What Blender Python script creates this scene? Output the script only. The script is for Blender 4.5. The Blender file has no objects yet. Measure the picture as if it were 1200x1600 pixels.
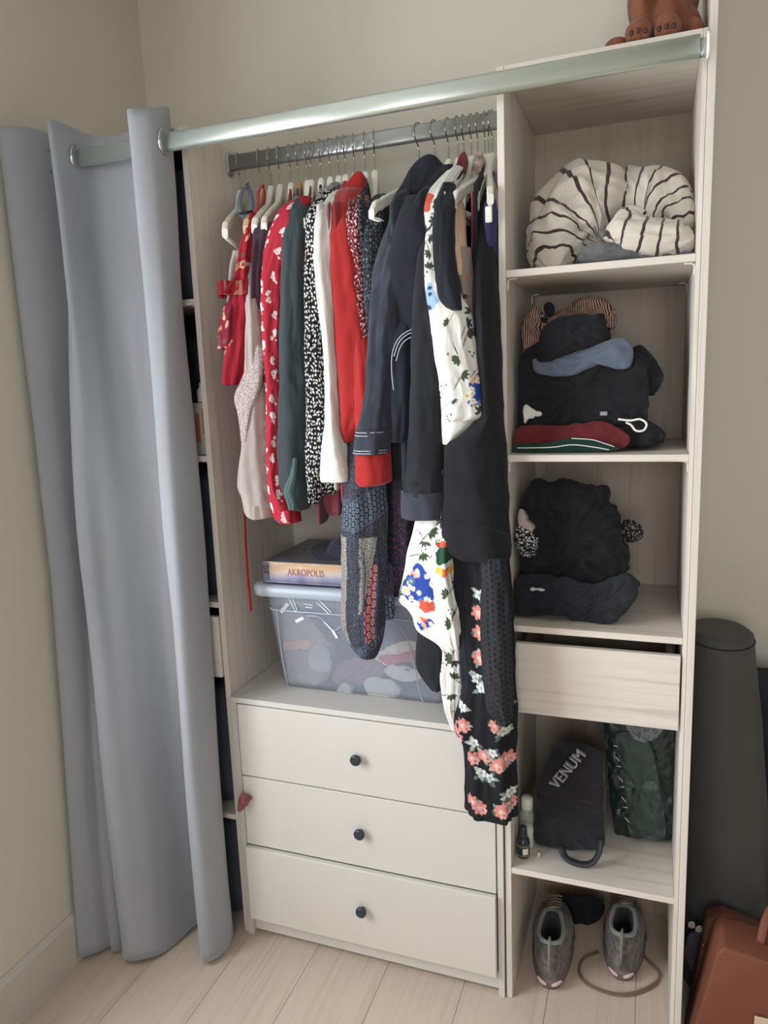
import bpy, bmesh, math, random
import numpy as np
from mathutils import Vector, Matrix, noise

# ------------------------------------------------------------------ camera
FPX = 1135.41
CAM = np.array([0.2868, -1.472, 1.4239])
yaw, pitch, roll = 0.3549, -0.1740, -0.0394
_F = np.array([-math.sin(yaw)*math.cos(pitch), math.cos(yaw)*math.cos(pitch), math.sin(pitch)])
_R0 = np.array([math.cos(yaw), math.sin(yaw), 0.0]); _U0 = np.cross(_R0, _F)
_R = _R0*math.cos(roll)+_U0*math.sin(roll); _U = -_R0*math.sin(roll)+_U0*math.cos(roll)
cd = bpy.data.cameras.new('camera'); cam = bpy.data.objects.new('camera', cd)
bpy.context.scene.collection.objects.link(cam)
cd.sensor_fit = 'VERTICAL'; cd.sensor_height = 24.0; cd.lens = FPX/1600*24.0; cd.clip_start = .02
M = Matrix.Identity(4)
for i in range(3):
    M[i][0] = _R[i]; M[i][1] = _U[i]; M[i][2] = -_F[i]; M[i][3] = CAM[i]
cam.matrix_world = M
bpy.context.scene.camera = cam

# ------------------------------------------------------------------ world, window light, exposure
W = bpy.data.worlds.new('world'); bpy.context.scene.world = W; W.use_nodes = True
W.node_tree.nodes['Background'].inputs[0].default_value = (.75, .86, 1.0, 1)
W.node_tree.nodes['Background'].inputs[1].default_value = 1.0
vs = bpy.context.scene.view_settings
vs.view_transform = 'Standard'; vs.look = 'None'; vs.gamma = 1.0; vs.use_curve_mapping = False
vs.exposure = 0.52
def area(name, loc, rot, sx, sy, power, col):
    l = bpy.data.lights.new(name, 'AREA'); l.shape = 'RECTANGLE'; l.size = sx; l.size_y = sy
    l.energy = power; l.color = col
    o = bpy.data.objects.new(name, l); bpy.context.scene.collection.objects.link(o)
    o.location = loc; o.rotation_euler = rot
    return o
WY0, WY1, WZ0, WZ1 = -1.65, -0.50, 0.60, 2.05        # window opening in the left wall
area('window_and_fill_light', (-1.23, (WY0+WY1)/2, (WZ0+WZ1)/2), (0, -math.pi/2, 0), WZ1-WZ0, WY1-WY0, 37, (.93, .968, 1.0))
# added fill light before the wall behind the camera, no window known there
area('window_and_fill_light', (.55, -3.17, 1.5), (math.pi/2, 0, 0), 1.1, 1.2, 20, (.98, .985, 1.0))

# ------------------------------------------------------------------ helpers
C = bpy.context.scene.collection
def at(u, v, Y):
    """the point on the plane y=Y seen at (u,v): used to take real positions from measurements"""
    r = _F*FPX + _R*(u-600) - _U*(v-800)
    return CAM + r*((Y-CAM[1])/r[1])
def atz(u, v, Z):
    r = _F*FPX + _R*(u-600) - _U*(v-800)
    return CAM + r*((Z-CAM[2])/r[2])
def proj(P):
    d = np.array(P)-CAM; z = d@_F
    return 600+FPX*(d@_R)/z, 800-FPX*(d@_U)/z
def lin(c):
    return tuple(((x/255)/12.92 if x/255 <= .04045 else ((x/255+.055)/1.055)**2.4) for x in c)
def npn(x, y, z):
    return noise.noise(Vector((float(x), float(y), float(z))))

def thing(name, label, cat, loc=(0, 0, 0), group=None, kind=None):
    o = bpy.data.objects.new(name, None); C.objects.link(o); o.location = loc
    o.empty_display_size = .05
    if label: o['label'] = label
    if cat: o['category'] = cat
    if group: o['group'] = group
    if kind: o['kind'] = kind
    return o
def tag(o, label, cat, group=None):
    o['label'] = label; o['category'] = cat
    if group: o['group'] = group
    return o
def finish(name, me, m, parent=None, smooth=True):
    """link a mesh given in world coordinates as one object; origin at its base centre"""
    n = len(me.vertices); co = np.empty(n*3, 'f'); me.vertices.foreach_get('co', co); co = co.reshape(-1, 3)
    org = np.array([(co[:, 0].min()+co[:, 0].max())/2, (co[:, 1].min()+co[:, 1].max())/2, co[:, 2].min()])
    co -= org; me.vertices.foreach_set('co', co.ravel())
    if m is not None:
        me.materials.clear(); me.materials.append(m)
    me.polygons.foreach_set('use_smooth', [smooth]*len(me.polygons))
    me.update()
    o = bpy.data.objects.new(name, me); C.objects.link(o)
    if parent is not None:
        o.parent = parent
        p = Vector((0, 0, 0)); q = parent
        while q is not None: p += q.location; q = q.parent
        o.location = Vector(org)-p
    else: o.location = Vector(org)
    return o
def mesh(name, verts, faces, m, parent=None, smooth=True, uv=None, col=None):
    me = bpy.data.meshes.new(name); me.from_pydata([tuple(map(float, v)) for v in verts], [], faces)
    if uv is not None:
        L = me.uv_layers.new(name='UVMap'); idx = np.empty(len(me.loops), 'i'); me.loops.foreach_get('vertex_index', idx)
        L.data.foreach_set('uv', np.asarray(uv, 'f')[idx].ravel())
    if col is not None:
        a = me.color_attributes.new('print', 'FLOAT_COLOR', 'POINT')
        cc = np.ones((len(verts), 4), 'f'); cc[:, :3] = col; a.data.foreach_set('color', cc.ravel())
    bm = bmesh.new(); bm.from_mesh(me); bmesh.ops.recalc_face_normals(bm, faces=bm.faces); bm.to_mesh(me); bm.free()
    return finish(name, me, m, parent, smooth)
def box(name, x0, x1, y0, y1, z0, z1, m, parent=None, bev=.0008, kind=None, seg=1):
    bm = bmesh.new(); bmesh.ops.create_cube(bm, size=1)
    for v in bm.verts:
        v.co = Vector(((x0+x1)/2+v.co.x*(x1-x0), (y0+y1)/2+v.co.y*(y1-y0), (z0+z1)/2+v.co.z*(z1-z0)))
    if bev: bmesh.ops.bevel(bm, geom=bm.edges[:], offset=bev, segments=seg, profile=.5, affect='EDGES')
    me = bpy.data.meshes.new(name); bm.to_mesh(me); bm.free()
    o = finish(name, me, m, parent, smooth=False)
    if kind: o['kind'] = kind
    return o
def catmull(P, n, closed=False):
    P = np.asarray(P, float); k = len(P); out = []
    segs = k if closed else k-1
    for i in range(segs):
        p1 = P[i % k]; p2 = P[(i+1) % k]
        p0 = P[(i-1) % k] if (closed or i > 0) else 2*p1-p2
        p3 = P[(i+2) % k] if (closed or i < k-2) else 2*p2-p1
        for j in range(n):
            t = j/n
            out.append(.5*((2*p1)+(-p0+p2)*t+(2*p0-5*p1+4*p2-p3)*t*t+(-p0+3*p1-3*p2+p3)*t**3))
    if not closed: out.append(P[-1])
    return np.array(out)
def resample(P, n):
    P = np.asarray(P, float); d = np.r_[0, np.cumsum(np.linalg.norm(np.diff(P[:, :], axis=0), axis=1))]
    t = np.linspace(0, d[-1], n)
    return np.stack([np.interp(t, d, P[:, i]) for i in range(P.shape[1])], 1)
def sweep(name, pts, rad, m, parent=None, n=10, sub=6, smooth_path=True, flat=None, wr=0, caps=True, seed=0, col=None, lim=None):
    """tube along a path; rad number or list; flat = thickness ratio of the second axis"""
    P = np.asarray(pts, float); r = np.full(len(P), rad) if np.isscalar(rad) else np.asarray(rad, float)
    Q = np.c_[P, r]
    if smooth_path: Q = catmull(Q, sub)
    P = Q[:, :3]; r = np.abs(Q[:, 3]); k = len(P)
    T = np.gradient(P, axis=0); T /= np.linalg.norm(T, axis=1)[:, None]+1e-12
    up = np.array([0, 0, 1.]) if abs(T[0][2]) < .9 else np.array([1., 0, 0])
    N = np.cross(up, T[0]); N /= np.linalg.norm(N)
    V = []; uv = []; s = 0
    for i in range(k):
        if i: s += np.linalg.norm(P[i]-P[i-1])
        N = N-T[i]*(N@T[i]); N /= np.linalg.norm(N); B = np.cross(T[i], N)
        for j in range(n):
            a = 2*math.pi*j/n; rr = r[i]
            if wr: rr *= 1+wr*npn(math.cos(a)*1.6+seed, math.sin(a)*1.6, s*14)+wr*.8*(.4-1.7*abs(npn(math.cos(a)*2.2+seed, math.sin(a)*2.2+s*6, s*22)))+wr*.3*npn(math.cos(a)*5+seed, math.sin(a)*5, s*40)
            q_ = P[i]+N*math.cos(a)*rr+B*math.sin(a)*rr*(flat or 1)
            if lim is not None: q_ = np.array([min(max(q_[0], lim[0]), lim[1]), min(q_[1], lim[2]), max(q_[2], lim[3])])
            V.append(q_); uv.append((j/n, s))
    Fc = [(i*n+j, i*n+(j+1) % n, (i+1)*n+(j+1) % n, (i+1)*n+j) for i in range(k-1) for j in range(n)]
    if caps:
        for e in (0, k-1):
            V.append(P[e]); uv.append((0, 0 if e == 0 else s)); c = len(V)-1
            Fc += [(c, e*n+j, e*n+(j+1) % n) for j in range(n)]
    return mesh(name, V, Fc, m, parent, uv=uv)
def lathe(name, prof, loc, m, parent=None, n=32, smooth=True):
    V = []; Fc = []
    for r, z in prof:
        for j in range(n):
            a = 2*math.pi*j/n; V.append((loc[0]+r*math.cos(a), loc[1]+r*math.sin(a), loc[2]+z))
    k = len(prof)
    for i in range(k-1):
        for j in range(n): Fc.append((i*n+j, i*n+(j+1) % n, (i+1)*n+(j+1) % n, (i+1)*n+j))
    Fc.append(tuple(range(n))); Fc.append(tuple((k-1)*n+j for j in range(n)))
    return mesh(name, V, Fc, m, parent, smooth=smooth)
def wrinkle(x, y, z, f, s=0):
    a = npn(x*f+s, y*f, z*f*1.3); b = npn(x*f*2.1, y*f*1.6+s, z*f*2.6)
    c = npn(x*f*4.5+s, y*f*3, z*f*5.5)
    return 1.1*a+.9*(.5-2.2*abs(b))+.45*(.35-1.6*abs(c))
def lump(name, outline, yf, depth, m, parent=None, bulge=.02, wr=.004, seed=0, n=110, freq=16, taper=.9, lean=0, clampx=None, clampy=None):
    """soft body whose outline (measured points at y=yf) has real depth, a rounded front and wrinkles; it slopes down towards the back"""
    O = np.array([at(u, v, yf)[[0, 2]] for u, v in outline])
    O = resample(np.vstack([catmull(O, 8, True), O[:1]]), n+1)[:-1]
    c = O.mean(0); V = []; uv = []; prof = []
    for k in range(1, 13): a = math.pi/2*k/13; prof.append((math.sin(a)**.85, -bulge*math.cos(a)))
    prof.append((1, 0))
    for k in range(1, 6): prof.append((1-(1-taper)*k/6, depth*k/6))
    for k in range(1, 5): a = math.pi/2*k/4.2; prof.append((taper*math.cos(a), depth+.01*math.sin(a)))
    zmin, zmax = O[:, 1].min(), O[:, 1].max()
    drop = max(0, (CAM[2]-zmax)/(yf-CAM[1]))
    for s, dy in prof:
        kz = 1-min(.6, drop*max(dy, 0)/(zmax-zmin+1e-6))
        for i, q in enumerate(O):
            p = c+(q-c)*s; x, z = p; y = yf+bulge*.3+dy
            w = wr*wrinkle(x, y, z, freq, seed)
            d = (q-c)/(np.linalg.norm(q-c)+1e-9)
            X = x+d[0]*w*s*.8; Z = zmin+(z+d[1]*w*s*.8-zmin)*kz; Y = y+w*(1.8 if dy <= 0 else .4)+lean*(z-zmin)
            if clampx: X = min(max(X, clampx[0]), clampx[1])
            if clampy: Y = min(max(Y, clampy[0]), clampy[1])
            V.append((X, Y, max(Z, zmin))); uv.append((x, z))
    K = len(prof); Fc = [(i*n+j, i*n+(j+1) % n, (i+1)*n+(j+1) % n, (i+1)*n+j) for i in range(K-1) for j in range(n)]
    V.append(tuple(np.mean(V[:n], axis=0))); uv.append(tuple(c)); f = len(V)-1
    Fc += [(f, j, (j+1) % n) for j in range(n)]
    V.append(tuple(np.mean(V[(K-1)*n:K*n], axis=0))); uv.append(tuple(c)); f = len(V)-1
    Fc += [(f, (K-1)*n+j, (K-1)*n+(j+1) % n) for j in range(n)]
    return mesh(name, V, Fc, m, parent, uv=uv)

# ------------------------------------------------------------------ materials
def newmat(name):
    m = bpy.data.materials.new(name); m.use_nodes = True
    nt = m.node_tree; return m, nt, nt.nodes['Principled BSDF']
def nd(nt, t, **kw):
    n = nt.nodes.new(t)
    for k, v in kw.items():
        if k in n.inputs: n.inputs[k].default_value = v
        else: setattr(n, k, v)
    return n
def ramp(nt, stops, interp='LINEAR'):
    r = nt.nodes.new('ShaderNodeValToRGB'); e = r.color_ramp.elements
    r.color_ramp.interpolation = interp
    while len(e) < len(stops): e.new(.5)
    for x, (p, c) in zip(e, stops): x.position = p; x.color = (*lin(c), 1) if len(c) == 3 else c
    return r
def bump(nt, b, src, strength, dist=.002):
    n = nd(nt, 'ShaderNodeBump', Strength=strength, Distance=dist)
    nt.links.new(src, n.inputs['Height']); nt.links.new(n.outputs[0], b.inputs['Normal'])
def coord(nt, kind='Object', scale=(1, 1, 1)):
    tc = nt.nodes.new('ShaderNodeTexCoord'); mp = nt.nodes.new('ShaderNodeMapping'); mp.inputs['Scale'].default_value = scale
    nt.links.new(tc.outputs[kind], mp.inputs[0]); return mp.outputs[0]
def plain(name, c, rough=.5, metal=0, spec=.5, **kw):
    m, nt, b = newmat(name); b.inputs['Base Color'].default_value = (*lin(c), 1)
    b.inputs['Roughness'].default_value = rough; b.inputs['Metallic'].default_value = metal
    b.inputs['Specular IOR Level'].default_value = spec
    for k, v in kw.items(): b.inputs[k].default_value = v
    return m
def fabric(name, c, c2=None, rough=.9, weave=900, sheen=.15, bs=.25, mottle=8):
    m, nt, b = newmat(name); v = coord(nt, 'Object')
    n1 = nd(nt, 'ShaderNodeTexNoise', Scale=mottle, Detail=4.0); nt.links.new(v, n1.inputs['Vector'])
    c2 = c2 or tuple(min(255, x*1.12+2) for x in c)
    r = ramp(nt, [(.35, c), (.7, c2)]); nt.links.new(n1.outputs[0], r.inputs[0]); nt.links.new(r.outputs[0], b.inputs['Base Color'])
    n2 = nd(nt, 'ShaderNodeTexNoise', Scale=weave, Detail=1.0); nt.links.new(v, n2.inputs['Vector'])
    bump(nt, b, n2.outputs[0], bs, .001)
    b.inputs['Roughness'].default_value = rough; b.inputs['Sheen Weight'].default_value = sheen; b.inputs['Specular IOR Level'].default_value = .2
    return m
def printed(name, rough=.85):
    m, nt, b = newmat(name); a = nt.nodes.new('ShaderNodeAttribute'); a.attribute_name = 'print'
    nt.links.new(a.outputs['Color'], b.inputs['Base Color']); b.inputs['Roughness'].default_value = rough
    b.inputs['Specular IOR Level'].default_value = .2
    v = coord(nt, 'Object'); n2 = nd(nt, 'ShaderNodeTexNoise', Scale=700.0); nt.links.new(v, n2.inputs['Vector']); bump(nt, b, n2.outputs[0], .15, .001)
    return m
def wood(name, base, dark, axis, scale=1.0, rough=.55):
    """pale melamine oak, grain along axis 0/1/2"""
    m, nt, b = newmat(name); s = [60*scale]*3; s[axis] = 2.4*scale; v = coord(nt, 'Object', s)
    oi = nt.nodes.new('ShaderNodeObjectInfo'); add = nd(nt, 'ShaderNodeVectorMath', operation='ADD'); cx = nt.nodes.new('ShaderNodeCombineXYZ')
    mul = nd(nt, 'ShaderNodeMath', operation='MULTIPLY'); mul.inputs[1].default_value = 50
    nt.links.new(oi.outputs['Random'], mul.inputs[0])
    for i in range(3): nt.links.new(mul.outputs[0], cx.inputs[i])
    nt.links.new(v, add.inputs[0]); nt.links.new(cx.outputs[0], add.inputs[1])
    n1 = nd(nt, 'ShaderNodeTexNoise', Scale=1.0, Detail=7.0, Roughness=.65, Distortion=.6); nt.links.new(add.outputs[0], n1.inputs['Vector'])
    r = ramp(nt, [(.28, dark), (.47, base), (.75, tuple(min(255, x+7) for x in base))]); nt.links.new(n1.outputs[0], r.inputs[0])
    nt.links.new(r.outputs[0], b.inputs['Base Color']); bump(nt, b, n1.outputs[0], .25, .0015)
    b.inputs['Roughness'].default_value = rough; b.inputs['Specular IOR Level'].default_value = .35
    return m
def cells(name, bg, fg, sc=(150, 110), lo=.28, hi=.34, fg2=None, rough=.85):
    """scattered petal-like blobs on cloth in UV metres"""
    m, nt, b = newmat(name); v = coord(nt, 'UV', (sc[0], sc[1], 1))
    d = nd(nt, 'ShaderNodeTexNoise', Scale=.7, Detail=2.0); nt.links.new(v, d.inputs['Vector'])
    mx = nd(nt, 'ShaderNodeMix', data_type='VECTOR'); mx.inputs[0].default_value = .45
    nt.links.new(v, mx.inputs[4]); 
    sc_ = nd(nt, 'ShaderNodeVectorMath', operation='SCALE'); sc_.inputs['Scale'].default_value = 3.2; nt.links.new(d.outputs['Color'], sc_.inputs[0])
    ad = nd(nt, 'ShaderNodeVectorMath', operation='ADD'); nt.links.new(v, ad.inputs[0]); nt.links.new(sc_.outputs[0], ad.inputs[1])
    vo = nd(nt, 'ShaderNodeTexVoronoi', Scale=1.0, voronoi_dimensions='2D', Randomness=.9); nt.links.new(ad.outputs[0], vo.inputs['Vector'])
    r = ramp(nt, [(lo, fg), (hi, bg)]); nt.links.new(vo.outputs['Distance'], r.inputs[0])
    nt.links.new(r.outputs[0], b.inputs['Base Color'])
    b.inputs['Roughness'].default_value = rough; b.inputs['Specular IOR Level'].default_value = .2
    return m
def speckle(name, stops, sc=260, rough=.85):
    m, nt, b = newmat(name); v = coord(nt, 'UV', (1, .6, 1))
    n = nd(nt, 'ShaderNodeTexNoise', Scale=float(sc), Detail=2.0); nt.links.new(v, n.inputs['Vector'])
    r = ramp(nt, stops, 'CONSTANT'); nt.links.new(n.outputs[0], r.inputs[0]); nt.links.new(r.outputs[0], b.inputs['Base Color'])
    b.inputs['Roughness'].default_value = rough; b.inputs['Specular IOR Level'].default_value = .2
    return m
def wall_mat(name, c):
    m, nt, b = newmat(name); v = coord(nt, 'Object'); b.inputs['Base Color'].default_value = (*lin(c), 1)
    n = nd(nt, 'ShaderNodeTexNoise', Scale=180.0, Detail=3.0); nt.links.new(v, n.inputs['Vector']); bump(nt, b, n.outputs[0], .08, .001)
    b.inputs['Roughness'].default_value = .75; b.inputs['Specular IOR Level'].default_value = .25
    return m

OAK = (214, 206, 197); OAKD = (194, 184, 172)
oakx = wood('oak_grain_x', OAK, OAKD, 0); oakz = wood('oak_grain_z', OAK, OAKD, 2)
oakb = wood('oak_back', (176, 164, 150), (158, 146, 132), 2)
floorm = wood('floor_oak', (200, 183, 168), (184, 166, 150), 1, 1.0, .5)
chestm = plain('chest_lacquer', (206, 202, 196), .45); chestin = plain('chest_inner', (150, 142, 132), .7)
wallm = wall_mat('wall_paint', (204, 199, 187)); ceilm = wall_mat('ceiling_paint', (200, 198, 192))
trimm = plain('trim_paint', (194, 188, 180), .5)
chrome = plain('chrome', (214, 224, 218), .38, .85); chromed = plain('dull_chrome', (176, 180, 180), .36, .8)
wire = plain('hook_wire', (170, 168, 160), .25, 1)
whiteh = plain('hanger_white', (226, 222, 212), .4); beigeh = plain('hanger_beige', (214, 176, 146), .5); woodh = wood('hanger_wood', (176, 128, 92), (150, 104, 72), 2, 2.0)
blackp = plain('black_plastic', (44, 50, 58), .35); white_pl = plain('white_plastic', (230, 228, 220), .4)
black = fabric('black_cloth', (30, 30, 34), (36, 36, 40), sheen=.04); navy = fabric('navy_cloth', (33, 35, 42), (40, 42, 50), sheen=.05); dnavy = fabric('dark_navy_cloth', (38, 39, 44), (46, 47, 53), sheen=.05)

# ------------------------------------------------------------------ room
D = 0.392; LX = -1.068
def struct(o): o['kind'] = 'structure'; return o
struct(box('wall_back', LX-.1, 2.4, D, D+.1, 0, 2.6, wallm, bev=0))
struct(box('wall_right', 2.3, 2.4, -3.2, D, 0, 2.6, wallm, bev=0))
struct(box('wall_front', LX-.1, 2.4, -3.3, -3.2, 0, 2.6, wallm, bev=0))
struct(box('ceiling', LX-.1, 2.4, -3.3, D+.1, 2.6, 2.7, ceilm, bev=0))
bm = bmesh.new()
for (y0, y1, z0, z1) in ((-3.2, WY0, 0, 2.6), (WY1, D, 0, 2.6), (WY0, WY1, 0, WZ0), (WY0, WY1, WZ1, 2.6)):
    r = bmesh.ops.create_cube(bm, size=1)
    for v in r['verts']: v.co = Vector((LX-.1+v.co.x*.2, (y0+y1)/2+v.co.y*(y1-y0), (z0+z1)/2+v.co.z*(z1-z0)))
me = bpy.data.meshes.new('wall_left'); bm.to_mesh(me); bm.free(); struct(finish('wall_left', me, wallm, smooth=False))
win = thing('window_1', None, None, (LX-.12, (WY0+WY1)/2, WZ0), kind='structure')
for k, (y0, y1, z0, z1) in enumerate(((WY0, WY0+.06, WZ0, WZ1), (WY1-.06, WY1, WZ0, WZ1), (WY0+.06, WY1-.06, WZ0, WZ0+.06), (WY0+.06, WY1-.06, WZ1-.06, WZ1), ((WY0+WY1)/2-.03, (WY0+WY1)/2+.03, WZ0+.06, WZ1-.06))):
    box('window_and_fill_frame', LX-.15, LX-.10, y0, y1, z0, z1, white_pl, win, .003)
fill_frame = thing('added_fill_frame', None, None, (.55, -3.19, .88), kind='structure')  # frame added around the fill light; the wall behind has no opening
for a_, b_, c_, d_ in ((-.02, .04, .88, 2.12), (1.06, 1.12, .88, 2.12), (.04, 1.06, .88, .94), (.04, 1.06, 2.06, 2.12)):
    box('window_and_fill_frame', a_, b_, -3.199, -3.16, c_, d_, white_pl, fill_frame, .003)
# floor boards
fl = thing('floor', None, None, (0, 0, 0), kind='structure')
random.seed(4); PW = .1937; x0 = -1.265
for c in range(19):
    xa = x0+c*PW; y = D-.88-random.random()*.5
    ys = [D]
    while y > -3.2: ys.append(y); y -= 1.28
    ys.append(-3.2)
    for a, b_ in zip(ys[:-1], ys[1:]):
        box('plank', max(xa, LX)+.0004, xa+PW-.0004, b_+.0004, a-.0004, -.012, 0, floorm, fl, .0009)
struct(box('floor_base', LX-.1, 2.4, -3.3, D+.1, -.03, -.0125, plain('floor_underlay', (90, 76, 64), .9), bev=0))
# skirting
def skirting(name, x0, x1, y0, y1, side):
    t = .012
    if side == 'l': prof = [(0, 0), (t, 0), (t, .118), (t-.003, .124), (.004, .134), (0, .134)]; V = [(x0+a, y, z) for y in (y0, y1) for a, z in prof]
    else: prof = [(0, 0), (t, 0), (t, .118), (t-.003, .124), (.004, .134), (0, .134)]; V = [(x, y1-a, z) for x in (x0, x1) for a, z in prof]
    n = 6; Fc = [(j, (j+1) % n, n+(j+1) % n, n+j) for j in range(n)]+[tuple(range(n)), tuple(range(n, 2*n))]
    return struct(mesh(name, V, Fc, trimm, smooth=False))
skirting('baseboard_left', LX, 0, -3.2, D, 'l'); skirting('baseboard_back', .385, 2.3, 0, D, 'b')

# ------------------------------------------------------------------ shelf towers
T = .0137; H = 2.0; Z1, Z2, Z3, Z4 = 1.6331, 1.2719, .9108, .3374
def tower(x0, x1, label, rt=T, lt=T):
    t = thing('shelf_tower', label, 'wardrobe', ((x0+x1)/2, .19, 0), group=None)
    box('side_panel', x0, x0+lt, 0, D-.002, 0, H, oakz, t); box('side_panel', x1-rt, x1, 0, D-.002, 0, H, oakz, t)
    xi, xj = x0+lt+.0002, x1-rt-.0002
    box('top_panel', xi, xj, 0.0005, D-.002, H-T, H, oakx, t)
    for z in (Z1, Z2, Z3, Z4): 
        sh = box('shelf', xi, xj, .0008, D-.008, z-T, z, oakx, t)
    box('back_panel', xi, xj, D-.007, D-.002, 0.0, H-T-.0002, oakb, t, 0)
    for z in (Z1, Z2):
        for sx, xx in ((1, xi), (-1, xj)):
            for yy in (.018, .33):
                sweep('shelf_clip', [(xx+sx*.001, yy, z-T-.022), (xx+sx*.0015, yy, z-T-.006), (xx+sx*.006, yy, z-T-.0015), (xx+sx*.018, yy, z-T-.001)], .0014, white_pl, t, 6, 3)
    # drawer
    d = box('drawer', xi+.003, xj-.003, -.004, .010, .717, .874, oakx, t, .001)
    m = oakb
    for (a, b_, c_, e, f, g) in ((xi+.014, xi+.026, .011, .35, .73, .84), (xj-.026, xj-.014, .011, .35, .73, .84), (xi+.0265, xj-.0265, .338, .35, .73, .84), (xi+.0265, xj-.0265, .0115, .337, .73, .735)):
        box('drawer_side', a, b_, c_, e, f, g, m, d, 0)
    return t
TR = tower(0, .3638, 'pale oak open shelf tower with one drawer, right of the hanging clothes', rt=.0081)
TLX = -.6888; tower(-1.0580, TLX, 'pale oak shelf tower half hidden behind the grey curtain')
o = box('end_panel', .3642, .3768, -.014, D-.002, 0, 2.42, oakz, None, .0008)
tag(o, 'tall narrow oak end board standing against the right shelf tower', 'panel')

# rods
def oval_rod(name, x0, x1, y, z, hh, hw, m, parent=None):
    n = 28; V = []
    for x in (x0, x1):
        for j in range(n):
            a = 2*math.pi*j/n; c, s = math.cos(a), math.sin(a)
            yy = hw*c; zz = (hh-hw)*(1 if s > 0 else -1)+hw*s if abs(s) > 1e-6 else 0
            V.append((x, y+yy, z+zz))
    Fc = [(j, (j+1) % n, n+(j+1) % n, n+j) for j in range(n)]+[tuple(range(n)), tuple(range(n, 2*n))]
    return mesh(name, V, Fc, m, parent, smooth=True)
cr = thing('curtain_rod', 'long chrome rod running across the front top of the wardrobe', 'rod', (-.35, -.06, 1.94))
rz = 1.949; RY = -.060
b_ = oval_rod('tube', -1.045, .348, RY, rz, .0190, .0095, chrome, cr); oval_rod('inner_tube', .3482, .3575, RY, rz-.003, .0145, .007, chromed, cr)
oval_rod('end_cap', .3577, .3637, RY, rz, .021, .012, white_pl, cr); oval_rod('end_cap', -1.066, -1.0455, RY, rz, .021, .012, white_pl, cr)
HY = .175; HZ = 1.964
hr = thing('hanging_rail', 'grey metal clothes rail between the two shelf towers', 'rod', (-.35, HY, 1.94))
oval_rod('tube', TLX+.004, -.004, HY, HZ, .0185, .008, chromed, hr)
for xx in (TLX, -.0042): oval_rod('flange', xx+.0002, xx+.004, HY, HZ-.002, .028, .014, chromed, hr)

# ------------------------------------------------------------------ chest of drawers
ch = thing('drawer_chest', 'low cream chest of three drawers with round dark knobs', 'chest of drawers', (-.35, .19, 0))
cx0, cx1 = TLX+.002, -.003; ZC = .669
box('side_panel', cx0, cx0+.016, -.006, D-.004, 0, ZC-.0142, chestm, ch); box('side_panel', cx1-.014, cx1, -.006, D-.004, 0, ZC-.0142, chestm, ch)
box('top_panel', cx0, cx1, -.006, D-.004, ZC-.014, ZC, chestm, ch)
box('back_panel', cx0+.0165, cx1-.0145, D-.010, D-.004, .02, ZC-.0145, chestin, ch, 0)
box('plinth', cx0+.0165, cx1-.0145, .004, .016, 0.012, .056, chestm, ch)
for z0, z1, dy, kz in ((.4625, .6525, 0, .558), (.2695, .4590, 0, .366), (.060, .2660, -.012, .166)):
    d = box('drawer', cx0+.0185, cx1-.0165, -.008+dy, .008+dy, z0, z1, chestm, ch, .0012)
    lathe('knob', [(.0045, .020), (.0045, .004), (.008, .0025), (.0125, 0), (.0135, -.004), (.0125, -.008), (.009, -.009)], (0, 0, 0), blackp, d)
    k = d.children[0]; k.rotation_euler = (-math.pi/2, 0, 0)
    k.location = Vector((-.346, -.008+dy-.0205, kz))-Vector(ch.location)-Vector(d.location)
    k.location.y -= 0.0
    box('drawer_base', cx0+.03, cx1-.03, .009+dy, .35, z0+.02, z0+.026, chestin, d, 0)

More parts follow.
